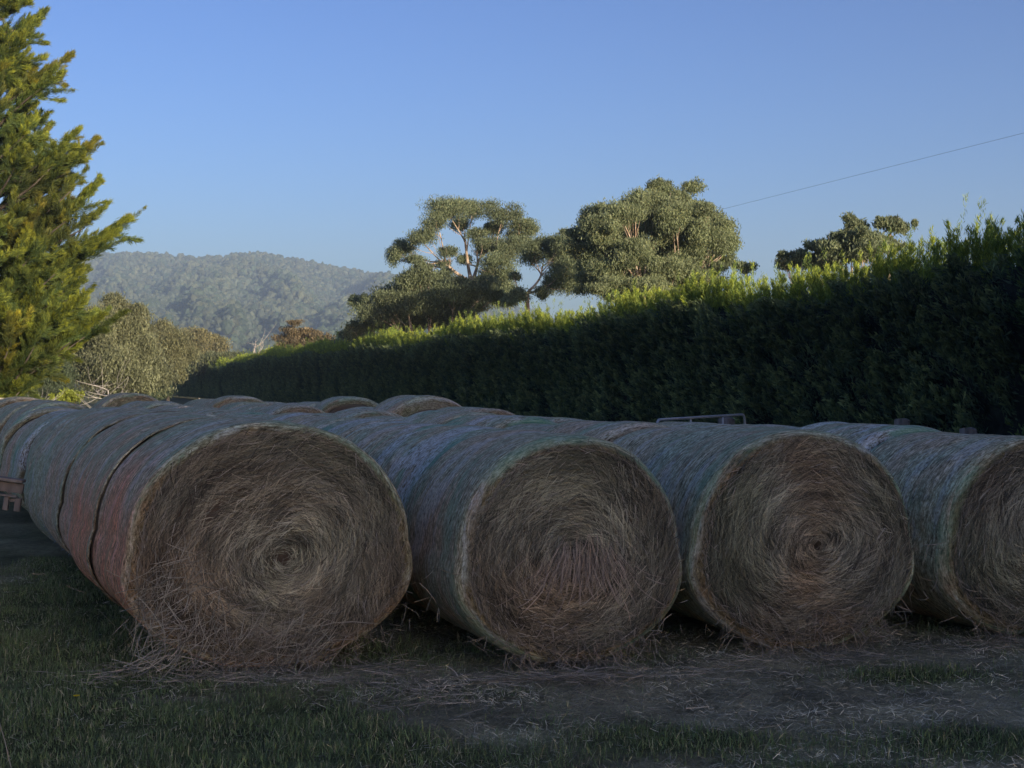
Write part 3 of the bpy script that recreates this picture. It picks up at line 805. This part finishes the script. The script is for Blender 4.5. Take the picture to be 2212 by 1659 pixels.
euc('gum_tree', W(1497.7+640*.382, 829.5+CH/62*F, 62), cl2(e3, 62, *fb, dz=.8, seed=6), M_EUC, 'flat-topped gum poking over the hedge, left part of the right-hand group', seed=16, trunk_r=.16, group=GG, dens=1.5)
e4 = [(885, 325, 30, 22), (930, 368, 58, 26), (845, 425, 60, 30), (940, 425, 60, 32), (1010, 445, 60, 30), (870, 480, 90, 36), (980, 500, 100, 36), (1060, 470, 60, 30), (780, 480, 60, 30), (900, 540, 130, 30)]
euc('gum_tree', W(1497.7+900*.382, 829.5+CH/60*F, 60), cl2(e4, 60, *fb, dz=.7, seed=7), M_EUC, 'tallest-topped gum in the middle of the right-hand group above the hedge', seed=17, trunk_r=.16, group=GG, dens=1.5)
e5 = [(1065, 350, 42, 24), (1110, 342, 40, 22), (1155, 372, 48, 30), (1190, 372, 26, 26), (1085, 470, 60, 26), (1130, 480, 50, 22)]
euc('gum_tree', W(1497.7+1110*.382, 829.5+CH/60*F, 60), cl2(e5, 60, *fb, dz=.4, seed=8), M_EUC, 'small umbrella-shaped gum on thin bare stems, rightmost above the hedge', seed=18, trunk_r=.09, group=GG, dens=1.5, fork=W(1497.7+1105*.382, 345.6+475*.382, 60), twigs=5)
e6 = [(265, 590, 36, 18), (310, 600, 36, 18)]
euc('gum_tree', W(1497.7+280*.382, 829.5+CH/64*F, 64), cl2(e6, 64, *fb, dz=.4, seed=9), M_EUC, 'small gum crown just showing over the hedge right of the big dense gum', seed=19, trunk_r=.08, group=GG, dens=1.2)

GL = 'sunlit olive trees at the far left end of the hedge'
tA = [(250, 655, 26, 20), (238, 685, 40, 28), (272, 695, 36, 28), (205, 715, 40, 34), (255, 730, 54, 36), (305, 735, 40, 34), (200, 770, 46, 40), (255, 780, 60, 40), (310, 780, 46, 40), (230, 820, 60, 34), (300, 820, 56, 30), (170, 700, 28, 24), (165, 800, 40, 40)]
euc('olive_tree', W(245, 829.5+CH/74*F, 74), cl2(tA, 74, *fv, dz=1.4, seed=21), M_EUCB, 'tallest sunlit olive-brown tree beside the left conifer', seed=31, trunk_r=.2, group=GL, dens=1.5, bark=M_BARKD)
tB = [(345, 715, 26, 22), (365, 745, 36, 28), (335, 765, 34, 28), (385, 768, 30, 20)]
euc('olive_tree', W(362, 829.5+CH/100*F, 100), cl2(tB, 100, *fv, dz=1.0, seed=22), M_EUCB, 'middle sunlit olive-brown tree of three, a bit lower than its left neighbour', seed=32, trunk_r=.16, group=GL, dens=1.5, bark=M_BARKD, col=(1.05, 1.0, .95))
tC = [(405, 735, 26, 20), (435, 738, 36, 20), (460, 760, 28, 20), (425, 770, 40, 24), (390, 765, 26, 20), (440, 795, 50, 24)]
euc('olive_tree', W(430, 829.5+CH/178*F, 178), cl2(tC, 178, *fv, dz=1.0, seed=23), M_EUCB, 'hazy sunlit olive tree nearest the end of the hedge', seed=33, trunk_r=.16, group=GL, dens=1.2, bark=M_DEAD, leaf=(.32, .10), col=(1.1, .98, .9))
tD = [(640, 715, 26, 9), (668, 722, 26, 11), (630, 735, 28, 12), (680, 742, 34, 12), (700, 735, 24, 10), (655, 750, 46, 12), (600, 765, 22, 12), (618, 755, 20, 10)]
euc('russet_tree', W(655, 829.5+CH/118*F, 118), cl2(tD, 118, *fv, dz=1.0, seed=24), M_EUCO, 'rusty orange-brown tree crown peeping over the low far part of the hedge', seed=34, trunk_r=.16, dens=1.3, leaf=(.22, .07))
tE = [(430, 790, 34, 16), (465, 775, 30, 14), (500, 775, 34, 12), (540, 780, 30, 10), (470, 785, 26, 10), (570, 775, 20, 8)]
euc('scrub_tree', W(505, 829.5+CH/150*F, 150), cl2(tE, 150, *fv, dz=1.0, seed=25), M_EUCB, 'low pale scrubby tree behind the dead white tree', seed=35, trunk_r=.14, dens=1.0, leaf=(.28, .09), col=(.8, .85, .8))
tF = [(765, 720, 26, 16), (790, 735, 30, 16), (745, 745, 26, 14), (735, 765, 20, 10)]
euc('scrub_tree', W(770, 829.5+CH/92*F, 92), cl2(tF, 92, *fv, dz=.6, seed=26), M_EUC, 'small grey-green shrubby tree under the slim young gum', seed=36, trunk_r=.1, dens=1.4)
tI = [(20, 800, 50, 30), (70, 815, 40, 26), (110, 825, 34, 22), (30, 840, 60, 22), (95, 845, 50, 16), (-30, 820, 50, 40), (130, 800, 26, 26)]
euc('dark_shrub', W(40, 829.5+CH/62*F, 62), cl2(tI, 62, *fv, dz=1.2, seed=29), M_CYPD, 'shadowy dark green thicket behind the left cypress', seed=39, trunk_r=.10, dens=1.3, leaf=(.13, .035), cat='shrub')
tG = [(148, 850, 14, 9), (165, 852, 12, 7), (135, 856, 10, 6)]
euc('yellow_shrub', W(150, 829.5+CH/48*F, 48), cl2(tG, 48, *fv, dz=.2, seed=27), M_CYP, 'small bright yellow-green shrub just above the left bales', seed=37, trunk_r=.04, dens=2.0, leaf=(.09, .03), col=(2.3, 2.1, 1.2), cat='shrub')
tH = [(300, 835, 24, 18), (325, 825, 26, 22), (345, 840, 22, 18), (310, 855, 30, 14)]
euc('dark_shrub', W(318, 829.5+CH/90*F, 90), cl2(tH, 90, *fv, dz=.6, seed=28), M_CYPD, 'dark green bush at the foot of the olive trees by the left hedge end', seed=38, trunk_r=.08, dens=1.6, leaf=(.14, .04), cat='shrub')

def dead_tree(px, pytop, z, seed, label, w=1.0, name='dead_tree', r0=.12, nlimb=7, spread=.6):
    R = np.random.default_rng(seed); b = W(px, 829.5, z); b[2] = 0
    H = CH+(829.5-pytop)/F*z
    root = empty(name, b); tag(root, label, 'tree')
    g = Geo(); p = limb(g, (0, 0, -.1), (R.normal(0, .1), 0, H*.8), r0, r0*.4, .05, 10, R, 0)
    g.obj('trunk', M_DEAD, root, smooth=True)
    g = Geo()
    for k in range(nlimb):
        s = p[R.integers(3, 10)]; an = R.uniform(0, 2*pi); L = R.uniform(.15, .35)*H*w
        e = s+np.array([cos(an)*spread, sin(an)*spread, 1.0*R.uniform(.3, 1)])*L
        q = limb(g, s, e, r0*.35, r0*.08, .2, 7, R)
        for _ in range(3):
            e2 = q[R.integers(2, 6)]+R.normal(0, .12, 3)*H*w+np.array([0, 0, .08*H])
            limb(g, q[3], e2, r0*.16, r0*.04, .2, 5, R)
    g.obj('branches', M_DEAD, root, smooth=True)
dead_tree(545, 722, 140, 3, 'leafless white dead tree standing above the far hedge', r0=.16)
dead_tree(238, 815, 46, 4, 'pale leafless twiggy bush in front of the olive trees', w=1.6, name='dead_bush', r0=.05, nlimb=14, spread=1.4)
dead_tree(90, 822, 44, 5, 'pale bare thin sapling under the left conifer', w=1.4, name='dead_bush', r0=.04, nlimb=12, spread=1.1)

# --- conifer sprays
def plume(g, base, tip, wid, n, R, tipcol=.5, leaf=(.15, .0095), colr=(1, 1, 1), sp=.28):
    """feathery cypress spray from base to tip, flat-ish and ragged"""
    base = np.asarray(base, float); tip = np.asarray(tip, float)
    ax = tip-base; L = np.linalg.norm(ax); a = ax/L
    # side twigs
    ns = max(14, int(L*22)); t0 = R.uniform(.02, 1, ns)
    sd = unit(R.normal(0, 1, (ns, 3))*np.array([1, 1, .6])); sd = sd-a*(sd@a)[:, None]*1.0
    prof = wid*(.06+1.35*(1-t0)**.85)*R.uniform(.45, 1.15, ns)
    curve = np.array([0, 0, 1.0])
    tw_s = base+ax*t0[:, None]+curve*(L*.10*t0**2)[:, None]
    tw_e = tw_s+unit(sd+a*1.15+curve*.35)*prof[:, None]
    k = R.integers(0, ns, n); u = R.uniform(0, 1, n)**.7
    lead = R.uniform(0, 1, n) < .10
    P = tw_s[k]+(tw_e-tw_s)[k]*u[:, None]+R.normal(0, .035, (n, 3))*(1-.5*u)[:, None]
    D = unit((tw_e-tw_s)[k])+R.normal(0, sp, (n, 3))
    tl = R.uniform(0, 1, n)
    P[lead] = (base+ax*tl[:, None]+curve*(L*.10*tl**2)[:, None])[lead]+R.normal(0, .02, (lead.sum(), 3)); D[lead] = a+R.normal(0, .18, (lead.sum(), 3))
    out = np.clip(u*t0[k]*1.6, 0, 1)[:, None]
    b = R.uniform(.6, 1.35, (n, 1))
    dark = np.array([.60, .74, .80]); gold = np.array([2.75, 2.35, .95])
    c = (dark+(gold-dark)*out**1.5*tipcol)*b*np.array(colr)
    cards(g, P, D, R.uniform(.6, 1.4, n)*leaf[0], R.uniform(.7, 1.3, n)*leaf[1], c, R=R)

def conifer():
    R = np.random.default_rng(77); z0 = 36.0
    base = W(-55, 829.5, z0); base[2] = 0
    root = empty('cypress_tree', base); tag(root, 'large golden-tipped cypress at the left edge, lit by the low sun', 'tree')
    H = 13.5
    g = Geo(); limb(g, (0, 0, -.2), (0, 0, H*.96), .42, .04, .01, 12, R, 0)
    limbs = []
    g2 = Geo()
    # sighted right-hand boughs: tip (picture), foot height, fullness
    tips = [(92, 42, .55), (60, 78, .5), (158, 132, .8), (120, 165, .5), (62, 230, .5), (70, 262, .5), (210, 318, .9), (170, 300, .7), (185, 352, .6), (190, 385, .6), (222, 410, .9), (180, 452, .5),
            (225, 472, .7), (283, 492, 1.0), (255, 520, .8), (225, 545, .7), (180, 600, .6), (150, 570, .6), (205, 640, .6), (165, 660, .5), (228, 700, .6), (190, 715, .6), (150, 740, .7), (130, 770, .6), (100, 800, .7), (60, 830, .7), (150, 330, .6),
            (120, 500, .7), (95, 620, .7), (90, 700, .7), (40, 120, .6), (20, 60, .5), (110, 400, .8), (100, 300, .7), (30, 180, .6), (60, 350, .7), (60, 450, .7), (70, 550, .7), (50, 650, .7), (40, 760, .8), (100, 760, .7), (10, 300, .7), (5, 500, .7), (10, 700, .7), (30, 810, .7)]
    for (px, py, w) in tips:
        dz = R.uniform(-1.6, 1.2) if px < 150 else R.uniform(-1.0, .6)
        tip = W(px, py, z0+dz)-base
        rr_ = np.hypot(tip[0], tip[1])
        drop = R.uniform(.40, .72)*rr_
        foot = np.array([0, 0, max(.6, tip[2]-drop)])
        limbs.append((foot, tip, w))
    for k in range(230):
        h = R.uniform(.08, .98)*H
        an = R.uniform(0, 2*pi)
        reach = (1-h/H)**.75*3.9*R.uniform(.75, 1.0)+.25
        if cos(an) > .55: reach *= .80
        tip = np.array([cos(an)*reach, sin(an)*reach, min(H*1.02, h+reach*R.uniform(.25, .6))])
        limbs.append((np.array([0, 0, max(.4, h-.25*reach)]), tip, R.uniform(.5, .9)))
    for (f, t, w) in limbs:
        L = np.linalg.norm(t-f)
        limb(g, f, f+(t-f)*.85, .03+.012*L, .01, .04, 5, R, .2)
        front = (t[1] < 1.0) or (t[0] > 1.0)
        n = int((3200 if front else 300)*L/2*w)+150
        s = f+(t-f)*(.30 if L > 1.5 else .1)
        brown = (1, 1, 1) if R.uniform() > .06 else (1.15, .95, .85)
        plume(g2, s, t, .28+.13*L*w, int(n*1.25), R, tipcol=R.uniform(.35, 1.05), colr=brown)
        # secondary sprays fill the bough
        for _ in range(7 if front else 1):
            q = f+(t-f)*R.uniform(.4, .9)
            e = q+unit((t-f)+R.normal(0, .55, 3)*L)*R.uniform(.35, .9)*(.4+.25*L)
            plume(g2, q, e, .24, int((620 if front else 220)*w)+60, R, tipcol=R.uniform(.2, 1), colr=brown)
    g.obj('trunk', M_BARKD, root, smooth=True)
    g2.obj('crown', M_CYP, root)
conifer()

# --- the hedge
TH = .303; HC = 16.9                          # hedge line: x + TH*y = HC
hd = unit(np.array([-TH, 1.0, 0])); hn = np.array([-hd[1], hd[0], 0])   # hn points to the camera side
def hedge_mesh(seed, L=3.0, H=4.4, n=17000, T=1.15):
    """local x = along, local y = towards the camera side, z up"""
    R = np.random.default_rng(seed); g = Geo()
    # solid inner mass, ragged
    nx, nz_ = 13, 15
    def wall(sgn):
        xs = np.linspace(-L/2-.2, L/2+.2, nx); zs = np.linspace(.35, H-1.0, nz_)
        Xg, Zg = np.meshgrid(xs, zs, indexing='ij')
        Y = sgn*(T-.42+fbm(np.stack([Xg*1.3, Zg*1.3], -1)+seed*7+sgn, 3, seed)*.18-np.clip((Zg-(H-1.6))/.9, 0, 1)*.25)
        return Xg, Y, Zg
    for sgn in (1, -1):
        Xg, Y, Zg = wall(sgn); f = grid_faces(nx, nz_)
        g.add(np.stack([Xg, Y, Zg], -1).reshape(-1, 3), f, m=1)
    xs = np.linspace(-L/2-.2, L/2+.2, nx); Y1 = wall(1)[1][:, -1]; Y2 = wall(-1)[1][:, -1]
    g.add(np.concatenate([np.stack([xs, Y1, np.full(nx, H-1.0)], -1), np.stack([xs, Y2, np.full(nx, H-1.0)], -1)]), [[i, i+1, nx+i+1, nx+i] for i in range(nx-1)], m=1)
    # tufts over the face
    nt = 260
    tx = R.uniform(-L/2, L/2, nt); tz = R.uniform(.45, H-.95, nt); side = np.where(R.uniform(0, 1, nt) < .82, 1, -1)
    ty = side*(T-.12+fbm(np.stack([tx*1.2, tz*1.2], -1)+seed*3, 3, seed+1)*.22)
    Pt = np.stack([tx, ty, tz], -1)
    out = unit(np.stack([R.normal(0, .35, nt), side*np.full(nt, .75), R.uniform(.25, 1.0, nt)], -1))
    k = R.integers(0, nt, n); u = R.uniform(0, 1, n)
    P = Pt[k]+out[k]*(u*.42-.12)[:, None]+R.normal(0, .10, (n, 3))*(1.15-u)[:, None]
    D = out[k]+R.normal(0, .42, (n, 3))
    b = R.uniform(.65, 1.3, (n, 1))*R.uniform(.75, 1.25, nt)[k][:, None]
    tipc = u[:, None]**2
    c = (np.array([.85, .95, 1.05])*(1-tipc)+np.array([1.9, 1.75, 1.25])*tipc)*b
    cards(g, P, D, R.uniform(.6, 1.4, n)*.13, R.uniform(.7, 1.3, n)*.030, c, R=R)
    # feathery regrowth above the clipped face, its colour brightened to paint the sunlit band
    for _ in range(120):
        x = R.uniform(-L/2, L/2); y = R.normal(.12, .28); h = R.uniform(.6, 1.05)*(1-.25*abs(y))
        base = np.array([x, y, H-1.15-abs(y)*.3+R.uniform(-.15, .1)])
        tip = base+np.array([R.normal(0, .18)-.1, R.normal(0, .16)+.05, h])
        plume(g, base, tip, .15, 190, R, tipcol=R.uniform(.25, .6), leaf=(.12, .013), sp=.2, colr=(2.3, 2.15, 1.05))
    for _ in range(4):
        x = R.uniform(-L/2, L/2); base = np.array([x, R.uniform(-.5, .5), H-.3]); tip = base+np.array([R.normal(-.12, .1), 0, R.uniform(.35, .65)])
        plume(g, base, tip, .09, 40, R, tipcol=.4, leaf=(.10, .011), sp=.2, colr=(1.8, 1.8, 1.0))
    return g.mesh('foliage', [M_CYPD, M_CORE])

def hedge():
    root = empty('hedge', (HC-TH*110, 110, 0)); tag(root, 'long tall clipped cypress hedge, dark face with sunlit feathery top', 'hedge')
    ms = [hedge_mesh(200+i) for i in range(5)]
    R = np.random.default_rng(9)
    ang = math.atan2(hd[1], hd[0])
    s = 0; y = 27.0; i = 0
    while y < 252:
        L = 3.0
        p = np.array([HC-TH*y, y, 0])
        o = bpy.data.objects.new('foliage', ms[(i*3+i//5) % 5]); COL.objects.link(o); o.parent = root
        o.location = (p[0]-root.location[0]+R.normal(0, .05), p[1]-root.location[1], 0)
        grow = 1.0+.035*math.sin(y*.35)+R.normal(0, .015)
        grow *= 1.0+.09*max(0.0, (38-y)/11.0)
        if y > 120: grow *= .96
        flip = -1 if R.uniform() < .5 else 1
        o.rotation_euler = (0, 0, ang); o.scale = (1.03*flip, 1.0, grow)
        y += L*hd[1]; i += 1
hedge()

def wind_tree(seed, H, rad, n=9000, leaf=(.28, .09), clip=False):
    """a full cypress of the tall row that closes the paddock on the sun's side"""
    R = np.random.default_rng(seed); g = Geo()
    limb(g, (0, 0, -.2), (0, 0, H*.96), rad*.10, .03, .01, 8, R, 0, (1, 1, 1)); tr = g
    g2 = Geo()
    # dense inner body
    nz_, na = 14, 16
    hs = np.linspace(.02, .97, nz_); an = np.linspace(0, 2*pi, na, endpoint=False)
    A, Hh = np.meshgrid(an, hs, indexing='ij')
    prof = np.clip((1-Hh)*1.9, 0, 1)**.7*np.clip(Hh*9+.55, 0, 1)
    rr_ = rad*.74*prof*(1+.25*fbm(np.stack([np.cos(A)*1.5, np.sin(A)*1.5, Hh*5], -1)+seed, 3, seed))
    g2.add(np.stack([np.cos(A)*rr_, np.sin(A)*rr_, Hh*H], -1).reshape(-1, 3), grid_faces(na, nz_, True), m=1)
    nl = 170
    for k in range(nl):
        h = (.03+.95*R.uniform()**.9); a = R.uniform(0, 2*pi)
        pr = min(1, (1-h)*1.9)**.7*min(1, h*9+.55)
        rc = rad*pr*R.uniform(.85, 1.12)+.15
        f = np.array([cos(a)*rc*.45, sin(a)*rc*.45, h*H-.2]); t = np.array([cos(a)*rc, sin(a)*rc, h*H+.35*rc+.2])
        plume(g2, f, t, .5, n//nl, R, tipcol=R.uniform(.1, .5), leaf=leaf, colr=(.9, 1, .95))
    return tr.mesh('trunk', M_BARKD, True), g2.mesh('crown', [M_CYPD, M_CORE])

def windbreak():  # only the first tree is in view; the rest are added to shade the bales
    kinds = [wind_tree(301+i, 11.8, 2.0) for i in range(3)]
    fine = wind_tree(333, 7.2, 1.5, n=26000, leaf=(.12, .034))
    R = np.random.default_rng(12)
    ys = np.concatenate([[24.4, 22.0, 19.4], np.arange(16.8, -46, -2.7)])
    spots = [(HC-TH*y, y, float(np.interp(-y, [-24.4, -22, -14, -6, 0, 6, 17, 45], [5.9, 6.4, 7.5, 8.6, 9.6, 10.9, 12.1, 12.3]))) for y in ys]
    for i, (x, y, h) in enumerate(spots):
        tr, cr = fine if i == 0 else kinds[i % 3]
        H0 = 7.2 if i == 0 else 11.8
        x = x+(.2 if i == 0 else R.normal(0, .2))
        lab = 'dark unclipped cypress rising above the right end of the clipped hedge' if i == 0 else 'tall dark cypress outside the picture, added to shade the bales'
        r = empty('cypress_tree', (x, y, 0), R.uniform(0, 6)); tag(r, lab, 'tree', 'cypresses of the windbreak')
        r.scale = (1, 1, h/H0)
        for nm, me in (('trunk', tr), ('crown', cr)):
            o = bpy.data.objects.new(nm, me); COL.objects.link(o); o.parent = r
windbreak()

# ------------------------------------------------------------------ hill and its forest
HP = np.array([(-600, 640), (-300, 600), (0, 575), (120, 562), (190, 553), (230, 547), (300, 546), (370, 549), (440, 556), (480, 552), (500, 547), (560, 545), (600, 551), (640, 559), (700, 570), (760, 581), (850, 597),
               (950, 625), (1080, 655), (1250, 690), (1500, 735), (1800, 775), (2300, 800), (2900, 815)], float)
R0, R1 = 700.0, 2400.0
def hill_z(px, r):
    top = CH+(829.5-np.interp(px, HP[:, 0], HP[:, 1]))/F*R1-5.5
    t = np.clip((r-R0)/(R1-R0), 0, 1.15)
    s = np.clip(t, 0, 1); prof = s**1.25*(1-.0*s)
    nz_ = fbm(np.stack([px*.006+r*.0012, r*.0016], -1), 4, 91)
    gully = fbm(np.stack([px*.012-r*.0015, r*.0008+5], -1), 3, 95)
    z = top*prof+(nz_*40+gully*30)*np.sin(np.clip(s, 0, 1)*pi)**.8
    z = np.where(t > 1, top-(t-1)*400, z)
    return z-2*(1-s)
def hill():
    px = np.linspace(-600, 2900, 150); r = np.linspace(R0-30, R1*1.10, 90)
    PX, Rr = np.meshgrid(px, r, indexing='ij')
    Z = hill_z(PX, Rr)
    X = (PX-1106)/F*Rr
    g = Geo(); g.add(np.stack([X, Rr, Z], -1).reshape(-1, 3), grid_faces(len(px), len(r)))
    tag(g.obj('hill', M_HILL, smooth=True), kind='structure')
    # forest
    import bmesh
    bm = bmesh.new(); bmesh.ops.create_icosphere(bm, subdivisions=2, radius=1.0)
    bm.verts.index_update(); iv = np.array([v.co[:] for v in bm.verts]); fi = np.array([[v.index for v in f.verts] for f in bm.faces]); bm.free()
    keep = iv[:, 2] > -.75
    R = np.random.default_rng(4)
    n = 17000
    a = R.uniform(-60, 1180, n); rr_ = np.sqrt(R.uniform(950.0**2, (R1*1.02)**2, n))
    a = np.where(R.uniform(0, 1, n) < .12, R.uniform(-60, 1180, n), a)
    x = (a-1106)/F*rr_; z = hill_z(a, rr_)
    size = R.uniform(2.2, 4.9, n)*(.85+.3*R.uniform(0, 1, n)); size *= (rr_/R1)**.35
    pal = np.array([[.75, .85, .75], [1, 1, 1], [1.15, 1.05, .9], [.6, .72, .65], [1.3, 1.22, 1.0]])
    zone = fbm(np.stack([x*.008, rr_*.004], -1), 3, 70)
    ci = np.clip((zone*3+2+R.normal(0, .9, n)).round().astype(int), 0, 4)
    V = iv[None]*size[:, None, None]*np.array([1, 1, 1.0])
    q = iv[None]*1.9+np.arange(n)[:, None, None]*3.7
    V = V*(1+.42*vnoise(q, 5))[..., None]
    V = V*np.stack([np.ones(n), np.ones(n), R.uniform(.75, 1.5, n)], -1)[:, None]
    V = V+np.stack([x, rr_, z+size*.55], -1)[:, None]
    Fc = (fi[None]+(np.arange(n)*len(iv))[:, None, None]).reshape(-1, 3)
    c = np.repeat(pal[ci]*R.uniform(.7, 1.3, (n, 1)), len(iv), 0)
    g = Geo(); g.add(V.reshape(-1, 3), Fc, c)
    tag(g.obj('hill_forest', M_FAR), 'hazy blue-green gum forest covering the far hill', 'forest', kind='stuff')
hill()

# ------------------------------------------------------------------ small things
def flower():
    p = W(165, 1524, 8.35); r = empty('yellow_flower', (p[0], p[1], 0)); tag(r, 'tiny yellow dandelion flower in the grass at lower left', 'flower')
    g = Geo(); tube(g, [(0, 0, 0), (.003, 0, .03), (0, 0, .055)], .0015, 5); g.obj('stem', M_CYP, r)
    g = Geo(); an = np.linspace(0, 2*pi, 16, endpoint=False)
    C = np.stack([np.cos(an)*.010, np.sin(an)*.010, np.full(16, .058)], -1); D = np.stack([np.cos(an), np.sin(an), np.full(16, .35)], -1)
    cards(g, C, D, .020, .008, (1, 1, 1)); cards(g, C*[.4, .4, 1], D+[0, 0, 1], .014, .006, (1, .9, 1)); g.obj('petals', M_PETAL, r)
flower()
def stalk():
    a = W(38, 1675, 6.6); b = W(-6, 1545, 6.3)
    g = Geo(); a[2] = max(a[2], .0); m = (a+b)/2+np.array([.01, 0, .0])
    a = np.array([a[0], a[1], 0.0]); tube(g, [a, a*.65+b*.35, a*.35+b*.65+[.003, 0, 0], b], [.003, .0028, .0025, .002], 5, c=(.42, .40, .34))
    tag(g.obj('grass_stalk', M_STRAW), 'single long pale grass stalk leaning in the bottom left corner', 'grass stalk')
stalk()

# ------------------------------------------------------------------ haze
def haze():
    g = Geo(); x0, x1, y0, y1, z0, z1 = -2700, 2700, -150, 3100, -6, 262
    v = [(x, y, z) for x in (x0, x1) for y in (y0, y1) for z in (z0, z1)]
    g.add(v, [[0, 1, 3, 2], [4, 6, 7, 5], [0, 4, 5, 1], [2, 3, 7, 6], [0, 2, 6, 4], [1, 5, 7, 3]])
    t = NT('thin_air_haze'); p = t.n('ShaderNodeVolumePrincipled')
    p.inputs['Color'].default_value = (.56, .75, 1, 1); p.inputs['Density'].default_value = 2.9e-4; p.inputs['Anisotropy'].default_value = 0.0
    o = t.n('ShaderNodeOutputMaterial'); t.l(p.outputs[0], o.inputs['Volume'])
    ob = g.obj('haze', t.mat); tag(ob, kind='stuff')
haze()

# ------------------------------------------------------------------ light, sky, camera
SUN_EL, SUN_AZ = 11.0, 145.0                  # azimuth clockwise from the view direction (+Y)
world = bpy.data.worlds.new('World'); SC.world = world; world.use_nodes = True
nt = world.node_tree; bg = nt.nodes['Background']
sky = nt.nodes.new('ShaderNodeTexSky'); sky.sky_type = 'NISHITA'; sky.sun_disc = False
sky.sun_elevation = radians(SUN_EL); sky.sun_rotation = radians(SUN_AZ)
sky.air_density = 1.0; sky.dust_density = 1.6; sky.ozone_density = 3.0; sky.altitude = 300
gm = nt.nodes.new('ShaderNodeGamma'); gm.inputs[1].default_value = 1.5
mx = nt.nodes.new('ShaderNodeMix'); mx.data_type = 'RGBA'; mx.blend_type = 'MULTIPLY'; mx.inputs[0].default_value = 1
mx.inputs[7].default_value = (.395, .385, .495, 1)
nt.links.new(sky.outputs[0], gm.inputs[0]); nt.links.new(gm.outputs[0], mx.inputs[6])
nt.links.new(mx.outputs[2], bg.inputs[0]); bg.inputs[1].default_value = .12
sd = bpy.data.lights.new('sun', 'SUN'); sd.energy = 5.0; sd.angle = radians(.5); sd.color = (1.0, .86, .66)
so = bpy.data.objects.new('sun', sd); COL.objects.link(so)
from mathutils import Vector
sdir = Vector((sin(radians(SUN_AZ))*cos(radians(SUN_EL)), cos(radians(SUN_AZ))*cos(radians(SUN_EL)), sin(radians(SUN_EL))))
so.rotation_euler = sdir.to_track_quat('Z', 'Y').to_euler()
so.location = (30, -30, 40)

cd = bpy.data.cameras.new('camera'); cam = bpy.data.objects.new('camera', cd); COL.objects.link(cam)
cd.sensor_width = 36; cd.lens = 36*F/2212; cd.clip_start = .05; cd.clip_end = 8000
cam.location = (0, 0, CH); cam.rotation_euler = (radians(90), 0, 0)
SC.camera = cam
SC.view_settings.view_transform = 'Standard'; SC.view_settings.look = 'None'
SC.view_settings.exposure = 0.5; SC.view_settings.gamma = 1.0
SC.render.engine = 'CYCLES'
SC.cycles.max_bounces = 6; SC.cycles.diffuse_bounces = 3; SC.cycles.glossy_bounces = 2; SC.cycles.transmission_bounces = 3
SC.cycles.volume_bounces = 0; SC.cycles.transparent_max_bounces = 4
SC.cycles.use_denoising = True
